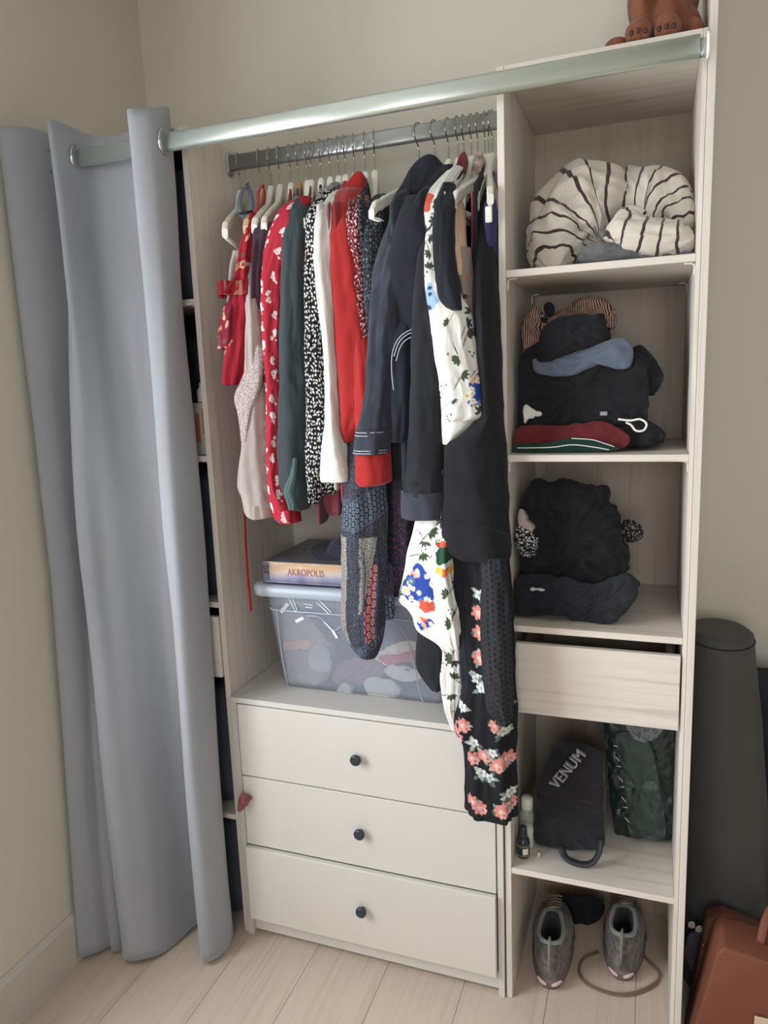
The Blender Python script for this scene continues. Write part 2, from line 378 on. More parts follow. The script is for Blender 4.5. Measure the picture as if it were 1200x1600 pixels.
# ------------------------------------------------------------------ curtain
def curtain():
    t = thing('curtain', 'grey eyelet curtain bunched at the left end of the chrome rod', 'curtain', (-.9, -.1, 0))
    top = [(-1.060, -.150), (-1.045, -.165), (-1.022, -.150), (-1.005, -.090), (-.990, -.025), (-.972, -.045), (-.962, -.085), (-.957, -.118), (-.945, -.120), (-.937, -.085),
           (-.930, -.040), (-.900, -.014), (-.845, -.008), (-.780, -.008), (-.732, -.012), (-.708, -.028), (-.700, -.062), (-.706, -.092), (-.722, -.112), (-.742, -.118), (-.754, -.106), (-.745, -.096)]
    mid = [(-1.060, -.13), (-1.045, -.17), (-1.020, -.15), (-1.010, -.09), (-.995, -.08), (-.985, -.11), (-.978, -.145), (-.965, -.165), (-.945, -.155), (-.930, -.13),
           (-.905, -.10), (-.880, -.065), (-.840, -.025), (-.790, -.012), (-.750, -.014), (-.715, -.024), (-.700, -.055), (-.702, -.100), (-.718, -.130), (-.742, -.132), (-.756, -.112), (-.748, -.085)]
    bot = [(-1.053, -.19), (-1.050, -.225), (-1.020, -.200), (-1.005, -.165), (-.990, -.175), (-.975, -.170), (-.965, -.150), (-.955, -.175), (-.935, -.195), (-.900, -.190),
           (-.868, -.160), (-.850, -.110), (-.835, -.050), (-.810, -.016), (-.785, -.016), (-.755, -.030), (-.722, -.030), (-.708, -.070), (-.710, -.120), (-.730, -.140), (-.757, -.125), (-.760, -.085)]
    N = 190; K = 90
    A = [resample(catmull(q, 10), N) for q in (top, mid, bot)]
    ztop0 = 2.008; V = []; uv = []
    for k in range(K+1):
        f = k/K
        if f < .5: g = f/.5; g = g*g*(3-2*g); P = A[0]*(1-g)+A[1]*g
        else: g = (f-.5)/.5; P = A[1]*(1-g)+A[2]*g
        for i in range(N):
            s = i/(N-1)
            zt = ztop0+.006*math.sin(s*19)+.020*max(0, 1-abs(s-.83)/.1)-.012*max(0, 1-abs(s-.05)/.1)
            zb = .006+.006*math.sin(s*23)+.006
            z = zt*(1-f)+zb*f
            x, y = P[i]
            w = npn(s*9, f*3.2, 1.3)*.010*min(1, f*5+.2)+npn(s*26, f*7, 5.3)*.003
            # soft dent below each eyelet
            x += w*.4; y += w
            if f > .02: x = max(x, -1.0625)
            if y > -.0055: y = -.0055
            V.append((x, y, z)); uv.append((s*1.5, z))
    Fc = [(k*N+i, k*N+i+1, (k+1)*N+i+1, (k+1)*N+i) for k in range(K) for i in range(N-1)]
    m = fabric('curtain_cloth', (148, 151, 158), (154, 157, 164), rough=.75, weave=1200, sheen=.3, bs=.15, mottle=3)
    o = mesh('cloth', V, Fc, m, t, uv=uv)
    so = o.modifiers.new('thick', 'SOLIDIFY'); so.thickness = .0016; so.offset = 0
    # eyelets where the cloth crosses the rod
    gm = plain('eyelet_metal', (190, 195, 200), .25, 1)
    for (x, y, ry) in ((-.9375, -.060, 15), (-.998, -.060, -20), (-.7020, -.060, 10)):
        P = []
        for j in range(25):
            a = 2*math.pi*j/24; P.append((0, .027*math.cos(a), .027*math.sin(a)))
        e = sweep('eyelet', P, .0034, gm, t, 8, 1, smooth_path=False, caps=False)
        e.location = Vector((x, y, rz))-Vector(t.location); e.rotation_euler = (0, 0, math.radians(ry))
        # mesh origin is base centre: shift so the ring is centred on the rod
        e.location.z -= .0304
    return t
curtain()

# ------------------------------------------------------------------ hangers
HALF = .203
def tipof(hx, th, half=HALF): return np.array([hx+half*math.sin(th), HY-half*math.cos(th)])
NZ = HZ-.081        # top of the hanger's neck
def arm_z(a): return NZ+.012-.030*(1-math.exp(-(a/.16)**2))-.080*a**1.15
def hanger(hook_u, tip=None, bare=True, m=None, label='', group='clothes hangers on the rail', hookdir=1, dz=0):
    m = m or whiteh
    rv = 258+(hook_u-345)*(190-258)/(774-345)
    hx = at(hook_u, rv, HY)[0]
    th = .0
    if tip:
        lo, hi = -1.45, 1.45
        for _ in range(40):
            md = (lo+hi)/2; q = tipof(hx, md); u, v = proj((q[0], q[1], NZ-.115))
            if u < tip: lo = md
            else: hi = md
        th = (lo+hi)/2
    HF = HALF if bare else .165
    t = thing('clothes_hanger', label, 'hanger', (hx, HY, NZ-.12), group)
    d = np.array([math.sin(th), -math.cos(th), 0]); nrm = np.array([math.cos(th), math.sin(th), 0])
    O = np.array([hx, HY, 0])
    P = []
    R = .0215; cz = HZ+.0195-R+.0016
    for k in range(11):
        a = math.radians(-30+ k*24); P.append(O+d*(-hookdir*R*math.cos(a))*1.0+np.array([0, 0, cz+R*math.sin(a)]))
    P += [O+d*hookdir*.004+np.array([0, 0, cz-R-.004]), O+np.array([0, 0, cz-R-.012]), O+np.array([0, 0, NZ+.006+dz])]
    sweep('hook', P, .0016, wire, t, 8, 3)
    # arms: curved body of rectangular section from tip to tip
    V = []; rows = 41
    for i in range(rows):
        s = -1+2*i/(rows-1); s = math.copysign(abs(s)**1.2, s); a = abs(s)
        zc = arm_z(a)-.013+dz; hgt = .0135-.002*a+.006*math.exp(-(a/.08)**2)
        if a > .93: zc -= .010*(a-.93)/.07; hgt *= 1.1-.25*(a-.93)/.07
        if .80 < a < .86: zc -= .002
        wd = .0065+.001*math.exp(-(a/.1)**2)
        c = O+d*s*HF
        for (sx, sz) in ((-1, -.7), (-.6, -1), (.6, -1), (1, -.7), (1, .7), (.6, 1), (-.6, 1), (-1, .7)):
            V.append(c+nrm*sx*wd+np.array([0, 0, zc+sz*hgt]))
    Fc = [(i*8+j, i*8+(j+1) % 8, (i+1)*8+(j+1) % 8, (i+1)*8+j) for i in range(rows-1) for j in range(8)]+[tuple(range(8)), tuple((rows-1)*8+j for j in range(8))]
    mesh('arm', V, Fc, m, t, smooth=False)
    zb = arm_z(1)-.030+dz
    a0 = O-d*HF*.96+np.array([0, 0, zb]); a1 = O+d*HF*.96+np.array([0, 0, zb])
    sweep('bar', [a0, a1], .0045, m, t, 8, 1, smooth_path=False)
    return dict(hx=hx, th=th, d=d, n=nrm, obj=t)

# ------------------------------------------------------------------ cloth pieces
def tube(name, rows, m, parent=None, n=40, sub=10, fold=.06, seed=0, open_end=True, nf=3, paint=None, marks=None, dense=None, offs=.15, wr=.0028, cuff=0):
    """hanging cloth: rows (v, uLeft, uRight, Y, half depth) are measured sections; the loft between them is round, folded and open below"""
    Q = []
    for v, a, b, Y, dp in rows:
        pa, pb = at(a, v, Y), at(b, v, Y)
        Q.append(((pa[2]+pb[2])/2, (pa[0]+pb[0])/2, Y, abs(pb[0]-pa[0])/2, dp))
    Q = catmull(np.array(Q), sub) if len(Q) > 2 else resample(np.array(Q), sub*2)
    if dense: Q = resample(Q, dense)
    K = len(Q); V = []; uv = []
    def ring(q, k, inner=1.0, zoff=0):
        z, xc, yc, rx, ry = q; st = len(uv)
        rx = max(rx, .0015); per = 0; prev = None
        f = min(1, k/(K*.25))
        for j in range(n):
            a = 2*math.pi*j/n + math.pi/2
            zz = z
            g = 1+fold*f*(math.sin(nf*a+seed+z*4)+.5*math.sin((nf*2+1)*a+seed*2+z*7))+ .0
            w = wr*(npn(math.cos(a)*1.5+seed, math.sin(a)*1.5, z*9)+.9*(.4-1.8*abs(npn(math.cos(a)*1.7+seed, math.sin(a)*1.7+z*5, z*15)))+.35*npn(math.cos(a)*5, math.sin(a)*5+seed, z*34))
            x = xc+(rx*g*inner+w)*math.cos(a); y = yc+(ry*g*inner+w)*math.sin(a)
            if prev is not None: per += math.hypot(x-prev[0], y-prev[1])
            prev = (x, y); V.append((x, y, z+zoff)); uv.append((per, z))
        for i_ in range(st, len(uv)): uv[i_] = (uv[i_][0]-per/2, uv[i_][1])
    for k in range(K): ring(Q[k], k)
    Fc = [(i*n+j, i*n+(j+1) % n, (i+1)*n+(j+1) % n, (i+1)*n+j) for i in range(K-1) for j in range(n)]
    V.append((Q[0][1], Q[0][2], Q[0][0]+.002)); uv.append((0, Q[0][0])); c = len(V)-1
    Fc += [(c, j, (j+1) % n) for j in range(n)]
    if open_end:
        base = len(V)
        ring((Q[-1][0], *Q[-1][1:3], max(Q[-1][3]-.0012, .001), max(Q[-1][4]-.0012, .001)), K, zoff=.0002)
        ring((Q[-1][0], *Q[-1][1:3], max(Q[-1][3]-.002, .001), max(Q[-1][4]-.002, .001)), K, zoff=.03)
        Fc += [((K-1)*n+j, (K-1)*n+(j+1) % n, base+(j+1) % n, base+j) for j in range(n)]
        Fc += [(base+j, base+(j+1) % n, base+n+(j+1) % n, base+n+j) for j in range(n)]
        b2 = base+n
    else: b2 = (K-1)*n
    V.append(tuple(np.mean(V[b2:b2+n], axis=0))); uv.append((0, Q[-1][0])); c = len(V)-1
    Fc += [(c, b2+j, b2+(j+1) % n) for j in range(n)]
    uv = np.array(uv); col = None
    if paint is not None:
        pc = paint(uv[:, 0]+offs, Q[0][0]-uv[:, 1])
        if marks: stamp(pc, np.array(V), marks)
        col = srgb2lin(pc)
    return mesh(name, V, Fc, m, parent, uv=uv, col=col)
def srgb2lin(a):
    a = np.clip(np.asarray(a, float)/255, 0, 1); return np.where(a <= .04045, a/12.92, ((a+.055)/1.055)**2.4)
def torso(h, zhem, m, parent, w=.007, hem_half=.19, name='body', neck=.05, dz=0, front=1.0, flare=.004):
    """the part of a garment that lies over the hanger's two arms and hangs straight down"""
    d, nrm = h['d'], h['n']; O = np.array([h['hx'], HY, 0]); n = 44; V = []; uv = []
    rows = [(arm_z(l/.203)+.004+dz, l, w*k_) for l, k_ in ((.022, .5), (.035, .8), (.06, .95), (.09, 1), (.125, 1), (.16, 1.05), (.19, 1.1))]
    zsh = rows[-1][0]; rows += [(zsh-.02, .204, w*1.15), (zsh-.05, .206, w*1.2)]
    m_ = 14
    for k in range(1, m_+1): f = k/m_; rows.append((zsh-.05+(zhem-(zsh-.05))*f, .205+(hem_half-.205)*f, w*1.2+flare*f))
    for k, (z, L, ww) in enumerate(rows):
        for j in range(n):
            a = 2*math.pi*j/n; c, s = math.cos(a), math.sin(a)
            cc = math.copysign(abs(c)**.8, c)
            l = L*cc*(front if c > 0 else 1)
            wv = 0 if k < 7 else .003*math.sin(l*70+z*5+h['hx']*40)
            p = O+d*l+nrm*(ww*math.copysign(abs(s)**.7, s)+wv)
            y = min(p[1], D-.004)
            V.append((p[0], y, z+ (0 if k < len(rows)-1 else .006*math.sin(l*30)))); uv.append((l+.5*s*ww, z))
    K = len(rows); Fc = [(i*n+j, i*n+(j+1) % n, (i+1)*n+(j+1) % n, (i+1)*n+j) for i in range(K-1) for j in range(n)]+[tuple(range(n)), tuple((K-1)*n+j for j in range(n))]
    return mesh(name, V, Fc, m, parent, uv=uv)
def garment(label, cat, h=None, group='clothes hanging on the rail', name=None):
    loc = (h['hx'], HY, 1.3) if h else (0, 0, 1)
    return thing(name or cat.replace(' ', '_'), label, cat, loc, group)
# ------------------------------------------------------------------ prints (colour patterns of the cloth itself)
def flower(s, t, cx, cy, R, petals, col, mid, out, inner=.28, rot=0):
    dx, dy = s-cx, t-cy; r = np.hypot(dx, dy); a = np.arctan2(dy, dx)+rot
    msk = r < R*(.62+.38*np.abs(np.cos(a*petals/2))); out[msk] = col; out[r < R*inner] = mid
def leaf(s, t, cx, cy, L, wd, ang, col, out):
    c, s_ = math.cos(ang), math.sin(ang); x = (s-cx)*c+(t-cy)*s_; y = -(s-cx)*s_+(t-cy)*c
    k = np.clip(x/L, 0, 1); out[(x > 0) & (x < L) & (np.abs(y) < wd*np.sin(math.pi*k))] = col
def P_redfloral(s, t, bg=(168, 44, 58), fg=(226, 210, 210), step=.044, size=.0055):
    out = np.tile(np.array(bg, float), (len(s), 1)); rn = random.Random(3)
    for k in range(40):
        for j in range(-1, 10):
            cy = k*step+.012*rn.random()+(j % 2)*step*.5; cx = j*.032+.010*rn.random()
            for q in range(4):
                a = rn.random()*6.28; d = .0075*rn.random()+.002
                flower(s, t, cx+d*math.cos(a)*.7, cy+d*math.sin(a)*1.3, size*(.7+.5*rn.random()), 5, fg, bg, out, .22, a)
            leaf(s, t, cx+.004, cy+.012, .008, .002, rn.random()*6, fg, out)
    return out
def P_darkflowers(s, t, bg=(150, 34, 48)):
    out = np.tile(np.array(bg, float), (len(s), 1)); rn = random.Random(8)
    for k in range(90):
        cx = rn.random()*.3; cy = rn.random()*.75; c = rn.choice([(196, 164, 130), (176, 120, 100), (110, 70, 70), (205, 150, 130)])
        leaf(s, t, cx, cy, .012+.014*rn.random(), .0045, rn.random()*6.28, c, out)
        if k % 2: flower(s, t, cx, cy, .010, 5, c, (120, 60, 50), out, .4)
    return out
def P_whitefloral(s, t, seed=5, patches=()):
    out = np.tile(np.array((226, 224, 219), float), (len(s), 1)); rn = random.Random(seed)
    for k in range(64):
        cx = rn.random()*.42; cy = rn.random()*.9; g = rn.choice([(70, 84, 66), (66, 76, 70), (60, 60, 62)])
        a = rn.random()*6.28
        if rn.random() < .6:
            for q in range(4): leaf(s, t, cx, cy, .014+.008*rn.random(), .0032, a+q*.75, g, out)
            leaf(s, t, cx, cy, .04, .0010, a+3.3, g, out)
        else:
            for q in range(3): leaf(s, t, cx+.007*q, cy+.006*(q % 2), .006, .002, a+q, g, out)
    for (cx, cy, kind, R) in ():
        d = np.hypot((s-cx), (t-cy)*.8)+.006*np.sin(9*np.arctan2(t-cy, s-cx)); mk = d < R
        base = {'b': (66, 84, 134), 'g': (44, 82, 60), 'r': (206, 92, 74), 'y': (226, 190, 90)}[kind]
        o2 = out.copy(); o2[:] = base
        for q in range(26):
            fx = cx+(rn.random()*2-1)*R; fy = cy+(rn.random()*2-1)*R*1.1
            if kind == 'b':
                c = rn.choice([(238, 238, 232), (214, 88, 84), (238, 238, 232), (232, 176, 168), (90, 120, 190)]); flower(s, t, fx, fy, .0065 if q % 3 else .010, 8, c, (200, 180, 60), o2, .32)
            elif kind == 'g': flower(s, t, fx, fy, .006, 5, (224, 236, 220), (120, 150, 120), o2)
            else: o2[np.abs(np.hypot(s-cx-R, t-cy)-.004*q*1.7) < .0012] = (236, 206, 120)
        out[mk] = o2[mk]
    return out
BASE = {'b': (46, 74, 156), 'g': (44, 82, 60), 'r': (206, 92, 74), 'y': (226, 190, 90), 'l': (150, 178, 214)}
def stamp(pc, V, marks):
    """printed motifs at measured places on the front of the cloth"""
    rn = random.Random(4)
    for u, v, Y, kind, R, asp in marks:
        P = at(u, v, Y); s = V[:, 0]-P[0]; t = P[2]-V[:, 2]; a = np.arctan2(t, s)
        mk = (np.hypot(s/asp, t) < R*(1+.18*np.sin(3*a+u)+.08*np.sin(7*a))) & (V[:, 1] < Y+.04)
        if kind in 'fw':
            for q in range(5): leaf(s, t, .006*(rn.random()-.5), .01*(rn.random()-.5), .019, .0042, rn.random()*6.28, rn.choice([(128, 146, 142), (170, 178, 172), (88, 106, 98)]), pc)
            c = (204, 132, 126) if kind == 'f' else (206, 212, 208)
            flower(s, t, 0, 0, .0165 if kind == 'f' else .011, 7 if kind == 'f' else 5, c, (222, 190, 180) if kind == 'f' else (150, 160, 158), pc, .3, u)
            if kind == 'f': flower(s, t, .007, .006, .009, 5, (216, 164, 156), (178, 96, 92), pc, .3, v)
            continue
        if kind == 'v':
            for q in range(4): leaf(s, t, 0, 0, R, R*.22, .6*q+u, (66, 82, 62), pc)
            leaf(s, t, 0, 0, R*2.2, R*.07, u+2.6, (66, 82, 62), pc); continue
        o2 = pc.copy(); o2[:] = BASE[kind]
        for q in range(int(14*R/.03)+3):
            fx = (rn.random()*2-1)*R*asp; fy = (rn.random()*2-1)*R
            if kind == 'b':
                c = rn.choice([(238, 238, 232), (214, 88, 84), (238, 238, 232), (232, 176, 168), (90, 120, 190)]); flower(s, t, fx, fy, .0062 if q % 4 else .010, 8, c, (210, 190, 70), o2, .32)
            elif kind == 'g' and q < 4: flower(s, t, fx, fy, .007, 5, (224, 236, 220), (120, 150, 120), o2)
            elif kind == 'y': o2[np.abs(s-fx) < .0012] = (214, 96, 70)
            elif kind == 'l' and q < 5: leaf(s, t, fx, fy, .012, .004, q, (60, 64, 90), o2)
        pc[mk] = o2[mk]
def P_blackfloral(s, t, seed=2, dens=34, bg=(34, 36, 44), y0=0, y1=.8):
    out = np.tile(np.array(bg, float), (len(s), 1)); rn = random.Random(seed)
    for k in range(dens):
        cx = rn.random()*.34; cy = y0+rn.random()*(y1-y0)
        for q in range(6): leaf(s, t, cx+.02*(rn.random()-.5), cy+.03*(rn.random()-.5), .016, .0048, rn.random()*6.28, rn.choice([(150, 170, 166), (196, 205, 200), (90, 112, 104)]), out)
        for q in range(2):
            c = rn.choice([(222, 140, 134), (214, 110, 108), (232, 176, 166)]); fx = cx+.02*(rn.random()-.5); fy = cy+.03*(rn.random()-.5)
            flower(s, t, fx, fy, .017, 7, c, (240, 206, 196), out, .3, rn.random()); flower(s, t, fx, fy, .008, 5, (240, 196, 186), (200, 90, 90), out, .3)
        if rn.random() < .5: flower(s, t, cx+.02, cy-.02, .012, 5, (224, 236, 236), (150, 160, 160), out, .25)
    return out
def rings(s, t, p, q, bg, fg, out, m, r0=.32, r1=.46):
    x = (s/p) % 1-.5; y = (t/q+.5*(np.floor(s/p) % 2)) % 1-.5; r = np.hypot(x, y)
    a = np.where(((r < r1) & (r > r0)) | (r < .12), 1, 0)[:, None]; c = np.array(fg)*a+np.array(bg)*(1-a); out[m] = c[m]
def P_patch(s, t, off=0):
    s = s-.15; bg = (30, 31, 40); out = np.tile(np.array(bg, float), (len(s), 1)); al = np.ones(len(s), bool); s = s+.004*np.sin(t*14)
    rings(s, t, .0105, .0115, bg, (92, 94, 108), out, al)
    rings(s, t, .0062, .0072, (44, 44, 48), (158, 156, 148), out, ((s < -.030) & (t > .27) | ((s > .006) & (s < .050-(t-.27)*.22) & (t > .27) & (t < .44))), .22, .5)
    e0 = .020+(.44-t).clip(0)*.10; m = (s > e0) & (s < .046) & (t > .33) & (t < .52); rings(s, t, .012, .02, (138, 48, 56), (188, 164, 166), out, m, .25, .4)
    for c in (.017, .049): out[(np.abs(s-c) < .0020) & (t > .30) & (t < .52)] = (72, 78, 112)
    for y0, y1 in ((.19, .255), (.525, .545)):
        tt = t+np.where(s > -.01, s*.5, 0); m = (tt > y0) & (tt < y1); rings(s, t, .010, .012, (32, 38, 50), (108, 118, 132), out, m, .22, .42)
        out[(np.abs(tt-y0) < .0022) | (np.abs(tt-y1) < .0022) | (np.abs(tt-y0-.006) < .001)] = (76, 88, 106)
    return out
def P_spots(s, t, p=.0062, q=.0095):
    out = np.tile(np.array((28, 28, 32), float), (len(s), 1))
    for dx in (-1, 0, 1):
        for dy in (-1, 0, 1):
            ix = np.floor(s/p)+dx; iy = np.floor(t/q)+dy
            h = lambda a, b, c: (np.sin(ix*a+iy*b+c)*43758.5453) % 1
            cx = (ix+.5+.7*(h(12.9, 78.2, 0)-.5))*p; cy = (iy+.5+.7*(h(39.3, 11.1, 2)-.5))*q; an = (h(73.1, 52.2, 4)-.5)*1.9+math.pi/2
            x = (s-cx)*np.cos(an)+(t-cy)*np.sin(an); y = -(s-cx)*np.sin(an)+(t-cy)*np.cos(an); L = .0035*(.5+.7*h(5.5, 17.7, 6))
            out[(np.abs(x) < L) & (np.abs(y) < .0016*(1-(x/L)**2)+.0002)] = (224, 224, 220)
    return out
def P_dots(s, t):
    out = np.tile(np.array((48, 48, 53), float), (len(s), 1))
    x = (s/.012) % 1-.5; y = (t/.012+.5*(np.floor(s/.012) % 2)) % 1-.5; out[np.hypot(x, y) < .22] = (22, 24, 32); return out
prt = printed('printed_cloth')

# ------------------------------------------------------------------ hangers (all 24)
G = 'clothes hangers on the rail'
Hn = {}
def HH(k, *a, **kw): Hn[k] = hanger(*a, **kw); return Hn[k]
HH(0, 372, 351, label='white hanger nearest the left end of the rail, bare front arm jutting left')
HH(1, 404, 384, m=beigeh, label='beige hanger, second from the left end of the rail, under red straps')
HH(2, 420, 397, label='white hanger with bare arm, left one of the close pair near the left end')
HH(3, 435, 412, label='white hanger with bare arm, right one of the close pair near the left end')
HH(4, 452, 440, False, label='white hanger inside the red shirt with white flowers')
HH(5, 464, 446, False, m=woodh, label='brown wooden hanger inside the dark green shirt')
HH(6, 478, 464, False, label='white hanger just right of the brown wooden one')
HH(7, 484, 472, label='white hanger whose arm runs down beside the green shirt collar')
HH(8, 499.5, 486, False, label='white hanger inside the black and white spotted blouse')
HH(9, 514, 500, False, label='white hanger inside the cream blouse')
HH(10, 527.5, 512, False, label='white hanger just left of the bright red jacket')
HH(11, 538, 522, False, label='white hanger holding the bright red jacket')
HH(12, 552, 545, False, label='white hanger inside the red and white speckled blouse')
HH(13, 569, 563, False, label='white hanger inside the dark speckled blouse')
HH(14, 654, 580, label='bare white hanger turned sideways, its arm pointing left of the denim jacket')
HH(15, 679, 612, False, label='white hanger inside the denim jacket')
HH(16, 700, 655, False, label='white hanger inside the hooded navy coat')
HH(17, 715, 672, False, label='white hanger inside the white floral dress')
HH(18, 724, 690, label='white hanger whose arm shows above the dark waistcoat')
HH(19, 736, 702, False, label='white hanger inside the tan camisole')
HH(20, 746, 715, False, label='white hanger under the flowered collar near the right end')
HH(21, 757, 740, False, label='white hanger inside the black tunic')
HH(22, 769, 708, label='bare white hanger with a thin strap, jutting out near the right end')
HH(23, 763, 766, label='white hanger nearest the oak tower, over the purple top')
HH(24, 584, 582, False, label='white hanger inside the plain black blouse')

grp = 'clothes hanging on the rail'
red = fabric('red_cloth', (158, 40, 40), (166, 46, 44), mottle=4); dred = fabric('deep_red_cloth', (134, 32, 36))
cream = fabric('cream_cloth', (212, 210, 204), (220, 218, 212), rough=.6); creamd = fabric('grey_cream_cloth', (196, 192, 186))
mauve = fabric('mauve_cloth', (166, 154, 150), (174, 163, 159)); green = fabric('green_cloth', (50, 60, 64), (60, 70, 74), rough=.7, mottle=5)
blue = fabric('blue_cloth', (44, 58, 88)); ddenim = fabric('dark_denim', (34, 38, 50), (42, 47, 60)); maroon = fabric('maroon_cloth', (88, 38, 52)); plum = fabric('plum_cloth', (66, 50, 62)); rose = fabric('rose_cloth', (130, 66, 78))
denim = fabric('denim', (46, 51, 61), (58, 63, 74), mottle=14, weave=1500); tan = fabric('tan_cloth', (186, 156, 134)); purple = fabric('purple_cloth', (56, 48, 92))
greyblue = fabric('slate_cloth', (92, 108, 120)); thread = plain('stitching', (196, 196, 204), .8)
spotted = cells('spotted_cloth', (30, 30, 34), (226, 226, 222), (190, 115), .33, .39)
redspeck = speckle('red_speckled_cloth', [(0, (70, 28, 38)), (.45, (150, 60, 70)), (.52, (80, 30, 40)), (.57, (218, 200, 200))])
darkspeck = speckle('dark_speckled_cloth', [(0, (34, 36, 44)), (.52, (96, 104, 110)), (.56, (40, 44, 52)), (.62, (120, 128, 134))])
lace = cells('lace', (150, 134, 132), (186, 174, 170), (220, 220), .3, .45)

# 0 slate strappy top
g = garment('pale grey camisole with slate and burgundy straps at the left end of the rail', 'top', Hn[0])
tube('body', [(395, 372, 392, .02, .04), (430, 371, 394, .03, .05), (520, 372, 395, .05, .07), (560, 372, 392, .05, .07)], mauve, g, fold=.12, seed=1)
sweep('strap', [at(386, 290, .12), at(378, 300, .09), at(374, 318, .06), at(378, 336, .03), at(392, 326, .05), at(392, 305, .10), at(386, 290, .12)], .0055, greyblue, g, 8, 5, flat=.35)
sweep('strap', [at(388, 286, .14), at(379, 296, .11), at(375, 310, .08), at(376, 330, .06)], .0035, maroon, g, 8, 5, flat=.4)
sweep('strap', [at(376, 334, .03), at(384, 332, .02), at(394, 331, .03)], .006, navy, g, 8, 4, flat=.5)
# 1 red ruffled dress
g = garment('dark red dress with pale flowers and ruffled front, left end of the rail', 'dress', Hn[1])
tube('body', [(335, 396, 404, .03, .02), (370, 384, 403, 0, .03), (400, 380, 402, 0, .04), (440, 378, 402, 0, .05), (500, 372, 400, 0, .05), (560, 360, 395, 0, .05), (598, 355, 382, 0, .04), (602, 357, 380, 0, .035)], prt, g, n=130, dense=170, paint=P_darkflowers, fold=.08, seed=2)
tube('ruffle', [(425, 380, 392, -.01, .02), (440, 366, 392, -.02, .03), (458, 350, 392, -.02, .04), (464, 347, 392, -.02, .045)], prt, g, n=100, dense=50, paint=P_darkflowers, fold=.16, seed=4, nf=5, )
tube('ruffle', [(466, 362, 388, -.01, .03), (490, 352, 386, -.015, .04), (525, 347, 384, -.015, .04), (545, 347, 380, -.01, .04)], prt, g, n=100, dense=60, paint=lambda s, t: P_darkflowers(s, t, (120, 32, 50)), fold=.12, seed=7, nf=4, )
sweep('strap', [at(411, 288, .12), at(404, 300, .10), at(403, 318, .07), at(397, 338, .03)], .0045, red, g, 8, 5, flat=.3)
sweep('strap', [at(411, 288, .12), at(414, 305, .12), at(412, 325, .10)], .004, red, g, 8, 5, flat=.3)
sweep('tie', [at(381, 600, .03), at(380, 700, .03), at(381, 770, .03), at(384, 850, .025), at(387, 900, .01), at(390, 930, 0), at(392, 955, 0)], [.004, .004, .005, .0055, .006, .0065, .006], red, g, 8, 6, flat=.35)
# 2 mauve blouse
g = garment('dusty mauve blouse with lace side panel and uneven hem', 'blouse', Hn[2])
tube('body', [(372, 398, 410, .05, .04), (400, 396, 412, .03, .05), (500, 394, 416, .0, .05), (600, 392, 420, 0, .05), (700, 383, 424, 0, .05), (755, 377, 428, 0, .05), (775, 384, 430, 0, .05), (800, 390, 432, 0, .05), (806, 402, 430, 0, .05)], mauve, g, n=60, fold=.07, seed=3)
tube('lace_panel', [(540, 398, 412, -.03, .01), (590, 380, 412, -.04, .012), (620, 369, 405, -.04, .014), (650, 374, 395, -.04, .014), (690, 379, 388, -.04, .010)], lace, g, fold=.12, seed=5)
# 3 plum camisole
g = garment('plum strappy top half hidden behind the red shirt', 'top', Hn[3])
tube('body', [(350, 402, 432, .02, .02), (366, 400, 428, .0, .03), (385, 402, 420, 0, .03), (430, 404, 418, 0, .04), (520, 406, 420, .02, .05)], plum, g, fold=.1, seed=8)
# 4 red shirt with white flowers
g = garment('crimson long shirt patterned with small white flower sprigs', 'shirt', Hn[4])
torso(Hn[4], 1.20, dred, g, w=.006)
tube('sleeve', [(309, 466, 486, .04, .02), (318, 450, 484, .02, .025), (332, 436, 474, .0, .028), (365, 420, 466, -.01, .03), (410, 413, 448, -.01, .03), (470, 411, 444, -.01, .03), (540, 412, 443, -.01, .03), (620, 418, 442, -.01, .028), (700, 420, 440, -.01, .026), (760, 421, 444, -.01, .028), (790, 424, 458, -.01, .03), (808, 430, 466, -.01, .03), (815, 440, 468, -.01, .03)], prt, g, n=110, dense=440, paint=P_redfloral, fold=.05, seed=1)
# 5 green shirt
g = garment('dark green long-sleeved shirt on the wooden hanger', 'shirt', Hn[5])
torso(Hn[5], 1.19, green, g, w=.008)
tube('sleeve', [(309, 462, 480, .04, .02), (318, 456, 479, .02, .028), (338, 448, 480, .0, .03), (380, 446, 480, -.005, .032), (450, 442, 480, -.005, .034), (540, 440, 480, -.005, .034), (600, 438, 481, -.005, .034), (680, 436, 482, -.005, .034), (740, 437, 481, -.005, .034), (770, 444, 482, -.005, .03), (792, 460, 482, 0, .028), (796, 465, 480, 0, .02)], green, g, n=72, fold=.10, seed=6, nf=2)
tube('sleeve_placket', [(716, 458, 463, -.043, .004), (745, 452, 462, -.042, .005), (768, 444, 458, -.04, .006), (790, 450, 462, -.04, .006), (797, 452, 462, -.038, .006)], fabric('green_cloth_light', (72, 92, 90)), g, fold=.1)
# blue garment between
g = garment('blue shirt showing as a thin edge left of the green shirt', 'shirt', Hn[5])
tube('sleeve', [(316, 455, 478, .06, .02), (330, 446, 474, .02, .02), (370, 441, 462, .0, .025), (430, 438, 458, .0, .025), (500, 436, 455, .0, .025), (570, 433, 452, 0, .025), (640, 436, 450, 0, .02)], blue, g, fold=.06, seed=9)
# maroon
g = garment('maroon top visible as a narrow strip between green shirt and spotted blouse', 'top', Hn[7])
torso(Hn[7], 1.12, maroon, g, w=.006)
tube('sleeve', [(322, 480, 494, .06, .02), (345, 472, 492, .03, .02), (400, 471, 492, .02, .025), (500, 474, 492, .02, .025), (600, 475, 490, .02, .02)], maroon, g, fold=.05)
